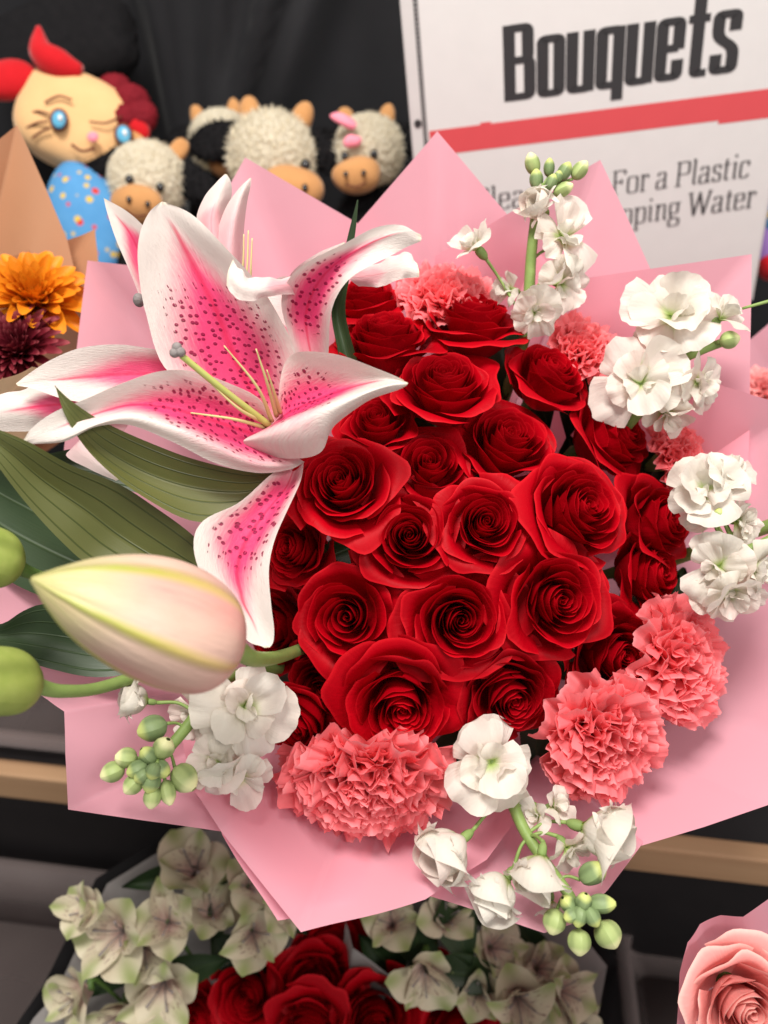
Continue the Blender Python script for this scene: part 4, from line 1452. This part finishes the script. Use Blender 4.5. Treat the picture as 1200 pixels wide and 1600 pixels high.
lettering('headline', 'Bouquets', HV, sl(790, 159), sl(1148, 111),   .185, .125, .055, .0, hgt=np.linalg.norm(sl(792, 40) - sl(790, 159)) / 1.25)
xh = np.linalg.norm(sl(1040, 264) - sl(1043, 293)) * .86
lettering('text_line', 'Please', SF, sl(741, 332), sl(858, 317), .15, .06, .06, .02, hgt=xh)
lettering('text_line', 'For a Plastic', SF, sl(955, 305), sl(1169, 276), .15, .06, .06, .02, hgt=xh)
lettering('text_line', 'Dripping Water', SF, sl(915, 360), sl(1177, 323), .15, .06, .06, .02, hgt=xh)


# ------------------------------------------------------------------ plush toys
def fib(n):
    i = np.arange(n) + .5
    ph = np.arccos(1 - 2 * i / n)
    th = PI * (1 + 5 ** .5) * i
    return np.stack([np.cos(th) * np.sin(ph), np.sin(th) * np.sin(ph), np.cos(ph)], 1)


def blob(name, px, py, d, rx, ry, rz, mat, parent, org, roll=0.0, tufts=0, amp=0.0, lump=.03, seed=0, nu=32, nv=20, pw=2.0):
    rg = np.random.RandomState(seed + int(px) * 3 + int(py))
    V, F = ellip(np.zeros(3), np.eye(3), np.ones(3), nu, nv)
    if pw != 2.0:
        V = V / (np.sum(np.abs(V) ** pw, axis=1, keepdims=True) ** (1 / pw))
    nrm = V / np.linalg.norm(V, axis=1, keepdims=True)
    s = 1 + lump * (np.sin(nrm @ rg.uniform(-3, 3, 3) + 1) + np.sin(nrm @ rg.uniform(-5, 5, 3)))
    if tufts:
        c = fib(tufts) + rg.normal(0, .03, (tufts, 3))
        c /= np.linalg.norm(c, axis=1, keepdims=True)
        dd = np.min(np.linalg.norm(nrm[:, None] - c[None], axis=2), axis=1) / (2.0 / math.sqrt(tufts))
        s = s + amp * (1 - np.clip(dd, 0, 1) ** 2)
    V = V * s[:, None] * np.array([rx, ry, rz]) * d / FPX
    c, sn = math.cos(rad(roll)), math.sin(rad(roll))
    ax = np.stack([c * RV + sn * UV_, -sn * RV + c * UV_, -FV], axis=1)
    return mk(name, P(px, py, d) + V @ ax.T - org, F, mat, parent)


def fur(name, px, py, d, rx, ry, rz, mat, parent, org, roll, n, ln, seed):
    """Short pile: thin blades standing on an ellipsoid, joined."""
    rg = np.random.RandomState(seed)
    c = fib(n) + rg.normal(0, .02, (n, 3))
    c /= np.linalg.norm(c, axis=1, keepdims=True)
    dr = c + rg.normal(0, .45, (n, 3))
    dr /= np.linalg.norm(dr, axis=1, keepdims=True)
    sd = np.cross(dr, rg.normal(0, 1, (n, 3)))
    sd /= np.linalg.norm(sd, axis=1, keepdims=True)
    R = np.array([rx, ry, rz])
    base = c * R
    L = (ln * rg.uniform(.6, 1.2, n))[:, None]
    V = np.stack([base - sd * ln * .16, base + sd * ln * .16, base + dr * L * .6 + sd * ln * .1, base + dr * L], 1).reshape(-1, 3) * d / FPX
    cc, sn = math.cos(rad(roll)), math.sin(rad(roll))
    ax = np.stack([cc * RV + sn * UV_, -sn * RV + cc * UV_, -FV], axis=1)
    i = np.arange(n)[:, None] * 4
    F = np.concatenate([i, i + 1, i + 2, i + 3], 1)
    return tag(mk(name, P(px, py, d) + V @ ax.T - org, F, mat, parent), kind='stuff')


def cow(label, px, py, k, d=1.0, roll=0.0, face=(0.0, -1.0), ribbon=False, seed=0):
    org = P(px, py + 190 * k, d)
    t = thing('plush_cow', label, 'plush toy', org, None, 'plush cows sitting in a row behind the bouquet')
    c, s = math.cos(rad(roll)), math.sin(rad(roll))

    def at(x, y):
        return px + (x * c + y * s) * k, py + (-x * s + y * c) * k
    blob('body', px + 6 * k, py + 130 * k, d + .03, 62 * k, 75 * k, 50 * k, M_BLKP, t, org, 0, 260, .07, seed=seed)
    blob('head', px, py, d, 60 * k, 58 * k, 50 * k, M_FLEECE, t, org, roll, 420, .075, .03, seed, 96, 60)
    fur('fleece', px, py, d, 61 * k, 59 * k, 51 * k, M_FLEECE, t, org, roll, 1700, 9 * k, seed)
    fur('fleece', px + 6 * k, py + 130 * k, d + .03, 62 * k, 75 * k, 50 * k, M_BLKP, t, org, 0, 1400, 10 * k, seed)
    fx, fy = face
    mx, my = at(fx * 34, 42)
    blob('muzzle', mx, my, d - .035, 45 * k, 32 * k, 28 * k, M_TANP, t, org, roll, seed=seed)
    for sx in (-1, 1):
        ex, ey = at(fx * 24 + sx * 26, 6)
        blob('eye', ex, ey, d - .042 + (.008 if sx * fx < 0 else 0), 7 * k, 8 * k, 6 * k, M_EYE, t, org, lump=0, nu=16, nv=10)
        nx_, ny_ = at(fx * 38 + sx * 16, 38)
        blob('nostril', nx_, ny_, d - .058, 4.5 * k, 5.5 * k, 4 * k, M_EYE, t, org, lump=0, nu=12, nv=8)
        hx, hy = at(sx * 36, -58)
        blob('horn', hx, hy, d, 15 * k, 24 * k, 12 * k, M_TANP, t, org, roll - sx * 14, seed=seed)
        ax_, ay_ = at(sx * 74, -14)
        blob('ear', ax_, ay_, d + .0, 42 * k, 26 * k, 12 * k, M_BLKP, t, org, roll - sx * 18, 90, .08, seed=seed)
        fur('fleece', ax_, ay_, d + .0, 42 * k, 26 * k, 12 * k, M_BLKP, t, org, roll - sx * 18, 420, 9 * k, seed)
    m = [at(fx * 38 - 18, 56), at(fx * 38, 62), at(fx * 38 + 18, 56)]
    V, F = tube(np.array([P(a, b, d - .062 + .006 * (i != 1)) for i, (a, b) in enumerate(m)]), .0012, 6, 10)
    mk('mouth', V - org, F, M_STITCH, t)
    if ribbon:
        for (a, b, r1, rl) in ((-40, -56, 26, 30), (-30, -20, 16, 70)):
            bx, by = at(a, b)
            blob('ribbon', bx, by, d - .045, r1 * k, 11 * k, 8 * k, M_PINKP, t, org, rl - 60, lump=.08)
    return t


cow('plush cow with its tan muzzle beside the rag doll, half behind the lily', 232, 282, .95, .985, -14, (-.2, -1), seed=1)
cow('small plush cow peeping out behind the others with one horn up', 345, 222, .78, 1.06, 10, (.4, -1), seed=2)
cow('largest plush cow with a broad fleecy head above the pink film corner', 425, 245, 1.12, 1.0, -6, (.9, -1), seed=3)
cow('plush cow with a pink ribbon sitting next to the sign', 577, 236, .88, 1.0, 4, (-.75, -1), ribbon=True, seed=4)

DO = P(120, 480, 1.0)
doll = thing('rag_doll', 'plush rag doll with a tan cloth face, red bow and blue dotted dress', 'plush doll', DO)
blob('head', 120, 194, 1.0, 94, 72, 46, M_FACE, doll, DO, -24, pw=2.8, lump=.02, nu=48, nv=30)
blob('dress', 140, 352, 1.0, 62, 96, 46, M_DRESS, doll, DO, 10, lump=.05, nu=40, nv=26)
blob('hat', 95, 78, 1.035, 118, 62, 40, M_BLKP, doll, DO, 12, 200, .05, lump=.07, pw=3.2)
blob('bow', 15, 128, .985, 46, 30, 20, M_REDC, doll, DO, 6, lump=.07)
# curved red horn: a tapering bent tube
V, F = tube(np.array([P(128, 112, .975), P(95, 102, .972), P(66, 82, .970), P(60, 42, .972)]), np.array([.008, .018, .016, .003]), 14, 24)
mk('horn', V - DO, F, M_REDC, doll)
for i, (x, y, r) in enumerate(((180, 140, 24), (205, 158, 27), (222, 182, 24), (196, 185, 22))):
    blob('curl', x, y, 1.0 - .005 * i, r, r * .9, r * .8, M_DRED, doll, DO, 20 * i, 60, .12)
blob('bow', 215, 200, .985, 22, 15, 12, M_REDC, doll, DO, -30)
for (ex, ey, a) in ((92, 187, 0), (193, 210, 10)):
    dd = .952 if ex < 150 else .962
    blob('eye', ex, ey, dd + .006, 15, 18, 6, M_STITCH, doll, DO, a, lump=0, nu=20, nv=12)
    blob('eye', ex, ey, dd, 11, 14, 6, M_EYEB, doll, DO, a, lump=0, nu=20, nv=12)
    blob('eye', ex + 2, ey - 3, dd - .005, 3.5, 5, 3, M_EYEW, doll, DO, a, lump=0, nu=14, nv=8)
blob('cheek', 145, 214, .955, 9, 8, 5, M_PINKP, doll, DO, 0)


def face_stitch(pts, r=.0014):
    V, F = tube(PA(np.array(pts, float)), r, 6, 14)
    mk('stitch', V - DO, F, M_STITCH, doll)


face_stitch([(76, 178, .957), (60, 174, .962), (44, 178, .972)])
face_stitch([(74, 190, .957), (58, 192, .962), (42, 200, .972)])
face_stitch([(78, 200, .957), (64, 206, .962), (50, 216, .970)])
face_stitch([(70, 160, .960), (92, 150, .957), (112, 156, .956)])
face_stitch([(140, 190, .957), (165, 192, .960), (190, 182, .968)])
face_stitch([(112, 226, .957), (128, 236, .957), (148, 232, .958)], .0018)

EO = P(1215, 480, 1.0)
edge_toy = thing('plush_toy', 'blue and red plush toy cut off by the right edge beside the sign', 'plush toy', EO)
blob('body', 1222, 345, 1.0, 36, 70, 40, M_DRESS, edge_toy, EO)
blob('foot', 1212, 415, .99, 30, 26, 28, M_REDC, edge_toy, EO)
blob('arm', 1194, 385, .985, 14, 28, 14, plain_mat('purple_plush', (.22, .12, .35), (.30, .18, .45), .85, .1, 60), edge_toy, EO)


# ------------------------------------------------------------------ neighbour: chrysanthemums in tan paper
def mum(name, label, px, py, diam, d, tilt, mat, n, hw, seed, center):
    rg = np.random.RandomState(seed)
    nrm = cv(tilt[0], tilt[1], 1.0)
    R = diam / 2.0 * d / FPX
    F = frame(nrm, rg.uniform(0, 6))
    t = thing(name, label, 'chrysanthemum', P(px, py, d) - nrm * R * .35, F, 'chrysanthemums in the tan paper bouquet')
    for i in range(n):
        q = (i + .5) / n
        V, uv = fan_petal((.55 + .5 * q) * rg.uniform(.9, 1.08), hw * rg.uniform(.85, 1.15), rad(8 + 66 * q) + rg.uniform(-.1, .1), rad(10 + 92 * q) + rg.uniform(-.2, .2),
                          i * 2.39996 + rg.uniform(-.1, .1), rg, cup=.22 * hw * 4, nu=7, nv=8, tipr=.35, claw=hw * .5, wavy=.012, r0=.06)
        mk('petal', V * R, grid_faces(8, 7), mat, t, uv)
    V, Fc = ellip(np.array([0, 0, .1 * R]), np.eye(3), np.array([.16, .16, .12]) * R, 16, 10)
    mk('flower_centre', V, Fc, center, t)
    return t


mum('chrysanthemum', 'orange chrysanthemum against the tan paper at the left edge', 52, 452, 190, .62, (.35, .55), M_MUM, 66, .165, 41, M_STYLE)
mum('chrysanthemum', 'burgundy chrysanthemum below the orange one at the left edge', 18, 538, 160, .60, (-.1, .35), M_MUMR, 120, .115, 42, M_DRED)
NK2 = P(-120, 860, .86)
tan = thing('wrapping_paper', 'tan paper wrapped round the chrysanthemums at the left edge', 'wrapping paper', NK2)
sheet([(-120, 420, .69), (-20, 235, .68), (25, 195, .678), (75, 300, .672), (106, 374, .668), (126, 446, .66), (133, 620, .65)], M_KRAFT, tan, NK2, NK2, seed=51, bulge=.0)
sheet([(20, 400, .69), (106, 374, .688), (150, 358, .685), (156, 420, .68), (160, 640, .67)], M_KRAFT, tan, NK2, NK2, seed=52, bulge=.0)
sheet([(-150, 640, .57), (-60, 612, .56), (0, 592, .555), (50, 572, .56), (140, 600, .58)], M_KRAFTL, tan, NK2, NK2, seed=53, bulge=.0)

# ------------------------------------------------------------------ neighbour at the right edge
NK3 = P(1500, 1000, 1.0)
rw = thing('wrapping_paper', 'pink film of another bouquet at the right edge behind the main wrap', 'wrapping paper', NK3)
sheet([(1120, 900, .74), (1172, 533, .74), (1240, 470, .74), (1420, 480, .76)], M_PAPER, rw, NK3, NK3, seed=61, bulge=.0)
build_carnation(1205, 600, 84, 'pale pink carnation in the other bouquet at the right edge', .72, (.1, .5), 62, M_CARNP, 34, group='pale carnations', neck=None)
bloom = thing('stock_stem', 'thin green stem tip with a yellowish bud crossing the right edge', 'stock', P(1200, 470, .52))
V, F = tube(np.array([P(1290, 440, .52), P(1230, 462, .52), P(1160, 482, .525)]), np.array([.0016, .0014, .0010]), 8, 14)
mk('stem', V - P(1200, 470, .52), F, M_STEM, bloom)

# ------------------------------------------------------------------ neighbour below: red roses and alstroemeria in white film
NK4 = P(520, 1830, 1.02)


def alstro(label, px, py, r, d, tilt, seed):
    rg = np.random.RandomState(seed)
    nrm = cv(tilt[0], tilt[1], 1.0)
    R = r * d / FPX * 1.28
    F = frame(nrm, rg.uniform(0, 6))
    base = P(px, py, d) - nrm * R * .5
    t = thing('alstroemeria', label, 'alstroemeria', base, F, 'pale alstroemeria blooms in the lower bouquet')
    for k in range(6):
        inner = k % 2
        V, uv = fan_petal((1.08 if inner else 1.0) * rg.uniform(.92, 1.08), .28 if inner else .52, rad(20 + rg.uniform(-8, 16)), rad((60 if inner else 84) + rg.uniform(-24, 26)),
                          k * PI / 3 + rg.uniform(-.12, .12), rg, cup=rg.uniform(.05, .3), nu=13, nv=11, tipr=.42, claw=.10, point=.07, wavy=.06, ruffle=.03, rk=4)
        mk('petal', V * R, grid_faces(11, 13), M_ALI if inner else M_ALO, t, uv)
    for k in range(4):
        a = k * 1.6
        V, Fc = tube(np.array([[0, 0, .1], [math.cos(a) * .12, math.sin(a) * .12, .45], [math.cos(a) * .26, math.sin(a) * .26, .68]]) * R, np.array([.012, .011, .022]) * R, 6, 8)
        mk('stamen', V, Fc, M_STIG, t)
    nl = F.T @ (NK4 - base)
    V, Fc = tube(np.array([[0, 0, .06 * R], [0, 0, -.25 * R], nl * .3, nl * .8]), np.array([R * .12, .0022, .0018, .0018]), 8, 12)
    mk('stalk', V, Fc, M_STEMD, t)
    return t


def alstro_mat(name, streaks):
    k = NT(name)
    vec, u, v = k.uv()
    uc = k.math('ABSOLUTE', k.math('MULTIPLY', k.math('SUBTRACT', u, .5), 2.0))
    c = k.mix(k.noise(90.0, 3), (.60, .53, .39), (.66, .60, .46))
    g = k.math('MULTIPLY', k.sstep(uc, 0, .5, 1, .15), k.sstep(v, .35, .95))
    c = k.mix(k.math('MULTIPLY', g, .85), c, (.22, .29, .07))
    pk = k.math('MULTIPLY', k.sstep(v, .12, .6, .9, 0), k.noise(1.0, 3, .6, k.mapping(vec, (9, 2, 1))))
    c = k.mix(pk, c, (.52, .20, .27))
    if streaks:
        n = k.noise(1.0, 2, .5, k.mapping(vec, (26, 7, 1)))
        s_ = k.math('MULTIPLY', k.sstep(n, .58, .68), k.math('MULTIPLY', k.sstep(v, .25, .4), k.sstep(v, .6, .8, 1, 0)))
        c = k.mix(s_, c, (.12, .02, .04))
    k.set(c, .5, .3)
    k.bump(k.noise(1.0, 3, .6, k.mapping(vec, (20, 3, 1))), .4, .0008)
    k.translucent(.2, c)
    return k.m


M_ALI = alstro_mat('alstroemeria_inner', True)
M_ALO = alstro_mat('alstroemeria_outer', False)

for i, (px, py, r, tl, lab) in enumerate((
        (176, 1462, 78, (-.2, .3), 'large alstroemeria bloom at the left of the lower bouquet'),
        (252, 1552, 68, (.1, .0), 'pink centred alstroemeria facing out left of the lower red roses'),
        (300, 1352, 72, (.0, 1.1), 'upright alstroemeria bloom nearest the pink film edge at lower left'),
        (262, 1440, 60, (.2, .6), 'alstroemeria bloom behind the large left bloom'),
        (110, 1560, 58, (-.7, .1), 'alstroemeria bloom turned to the left edge of the white film'),
        (185, 1600, 60, (-.1, -.2), 'yellowish alstroemeria bloom cut by the bottom edge'),
        (398, 1462, 62, (.3, .3), 'alstroemeria bloom above the lower red roses under the film corner'),
        (392, 1380, 50, (.4, .8), 'small alstroemeria bloom tucked under the slanting film edge'),
        (612, 1440, 58, (-.1, .8), 'alstroemeria bloom in the notch of the pink film'),
        (665, 1530, 62, (.0, -.2), 'green tipped alstroemeria hanging over the lower red roses'),
        (700, 1430, 50, (.2, .9), 'alstroemeria bloom right of the film notch'),
        (775, 1480, 56, (.3, .6), 'greenish alstroemeria bloom under the hanging stock'),
        (815, 1570, 72, (.1, .1), 'wide pinkish alstroemeria at the right of the lower bouquet'),
        (885, 1550, 58, (.6, .4), 'pink centred alstroemeria at the right corner of the lower wrap'),
        (900, 1610, 54, (.5, .0), 'alstroemeria bloom at the right bottom edge'),
        (130, 1420, 52, (-.6, .8), 'alstroemeria bloom behind the large left bloom, near the black film edge'),
        (225, 1490, 56, (.3, .2), 'alstroemeria bloom squeezed between the large left bloom and the pink centred one'),
        (330, 1420, 56, (.2, .9), 'alstroemeria bloom below the upright one beside a dark leaf'),
        (440, 1420, 46, (.5, .6), 'little alstroemeria bloom right under the lower film corner'),
        (745, 1550, 52, (-.3, .3), 'alstroemeria bloom left of the wide pinkish one'),
        (845, 1510, 50, (.2, .8), 'alstroemeria bloom above the wide pinkish one'))):
    alstro(lab, px, py, r, .735 + .012 * (i % 3) - .01, tl, 300 + i)
LROSES = ((385, 1552, 134, (-.15, .25), .74, 'red rose at the left of the lower bouquet'), (492, 1535, 124, (.0, .3), .735, 'red rose in the middle of the lower bouquet'),
          (592, 1592, 138, (.1, .1), .725, 'red rose in front in the lower bouquet, cut by the bottom edge'), (480, 1610, 120, (-.1, -.1), .72, 'red rose at the bottom edge below the middle rose'),
          (520, 1472, 120, (.0, .8), .765, 'shaded red rose under the corner of the pink film'), (668, 1560, 130, (.2, .4), .765, 'dark red rose behind the hanging alstroemeria'),
          (720, 1600, 120, (.3, .1), .75, 'red rose at the right of the lower bouquet'), (310, 1590, 100, (-.6, .0), .765, 'small dark red rose beside the pink centred alstroemeria'))
for i, (px, py, dm, tl, d, lab) in enumerate(LROSES):
    build_rose(px, py + 14, dm, lab, d=d, tilt=tl, seed=400 + i, n=26, mat=M_ROSE2, group='red roses in the lower bouquet', neck=NK4, openness=1.0)
lf = thing('foliage', 'dark green leaves between the alstroemeria of the lower bouquet', 'leaves', P(520, 1560, .78))
for (px, py, dx, dy, w, d) in ((715, 1455, 20, 55, .55, .735), (738, 1525, 75, 12, .42, .735), (250, 1372, -60, 14, .32, .76), (350, 1420, -20, 50, .5, .76), (300, 1515, 60, -18, .4, .755),
                               (600, 1500, -40, -40, .5, .765), (655, 1480, 20, 60, .5, .76), (770, 1420, 60, 20, .5, .77), (840, 1500, 30, 60, .4, .765), (440, 1430, 40, 30, .5, .77), (370, 1500, 40, 40, .5, .77),
                               (180, 1520, -50, 40, .4, .77), (240, 1490, 40, 50, .5, .775)):
    loft('leaf', [[(px + dx * s - dy * k, py + dy * s + dx * k, d), (px + dx * s, py + dy * s, d + .006), (px + dx * s + dy * k, py + dy * s - dx * k, d)]
                  for s, k in ((-1, .06), (-.4, w), (.3, w * .8), (1, .02))], M_LEAFR, lf, P(520, 1560, .78), 14, 9)
wf = thing('wrapping_paper', 'white film with black backing round the lower bouquet', 'wrapping paper', NK4)
sheet([(-10, 1700, .72), (52, 1592, .735), (84, 1556, .75), (168, 1382, .80), (300, 1300, .82), (400, 1290, .83)], M_WPAPER, wf, NK4, NK4, seed=71, bulge=.0)
sheet([(330, 1340, .84), (345, 1290, .84), (520, 1330, .85), (700, 1350, .85), (800, 1400, .83)], M_WPAPER, wf, NK4, NK4, seed=72, bulge=.0)
sheet([(700, 1380, .82), (870, 1410, .80), (948, 1510, .775), (930, 1620, .75), (900, 1720, .74)], M_WPAPER, wf, NK4, NK4, seed=73, bulge=.0)
sheet([(540, 1440, .75), (552, 1480, .738), (618, 1532, .735), (640, 1500, .76)], M_WPAPER, wf, NK4, NK4, seed=74, bulge=.0, to=.35)
sheet([(-40, 1700, .745), (30, 1592, .755), (66, 1545, .77), (150, 1374, .82), (290, 1285, .84), (420, 1280, .85)], M_BPAPER, wf, NK4, NK4, seed=75, bulge=.0)
sheet([(700, 1360, .845), (885, 1398, .82), (966, 1502, .79), (946, 1640, .765), (920, 1740, .75)], M_BPAPER, wf, NK4, NK4, seed=76, bulge=.0)

# ------------------------------------------------------------------ neighbour at the lower right: pink roses in pink film
NK5 = P(1240, 1800, .72)
pw_ = thing('wrapping_paper', 'pink film round the pink rose at the lower right corner', 'wrapping paper', NK5)
sheet([(1050, 1760, .48), (1056, 1600, .485), (1062, 1520, .488), (1074, 1472, .490), (1096, 1446, .492), (1130, 1433, .494), (1162, 1433, .496), (1220, 1392, .50), (1330, 1330, .51)], M_PAPER, pw_, NK5, NK5, seed=81, bulge=.0, sub=8)
build_rose(1180, 1592, 172, 'large pink rose at the lower right corner', d=.458, tilt=(-.05, .12), seed=500, mat=M_PROSE, group='pink roses in the corner bouquet', name='pink_rose', neck=NK5, n=22, tight=.9)
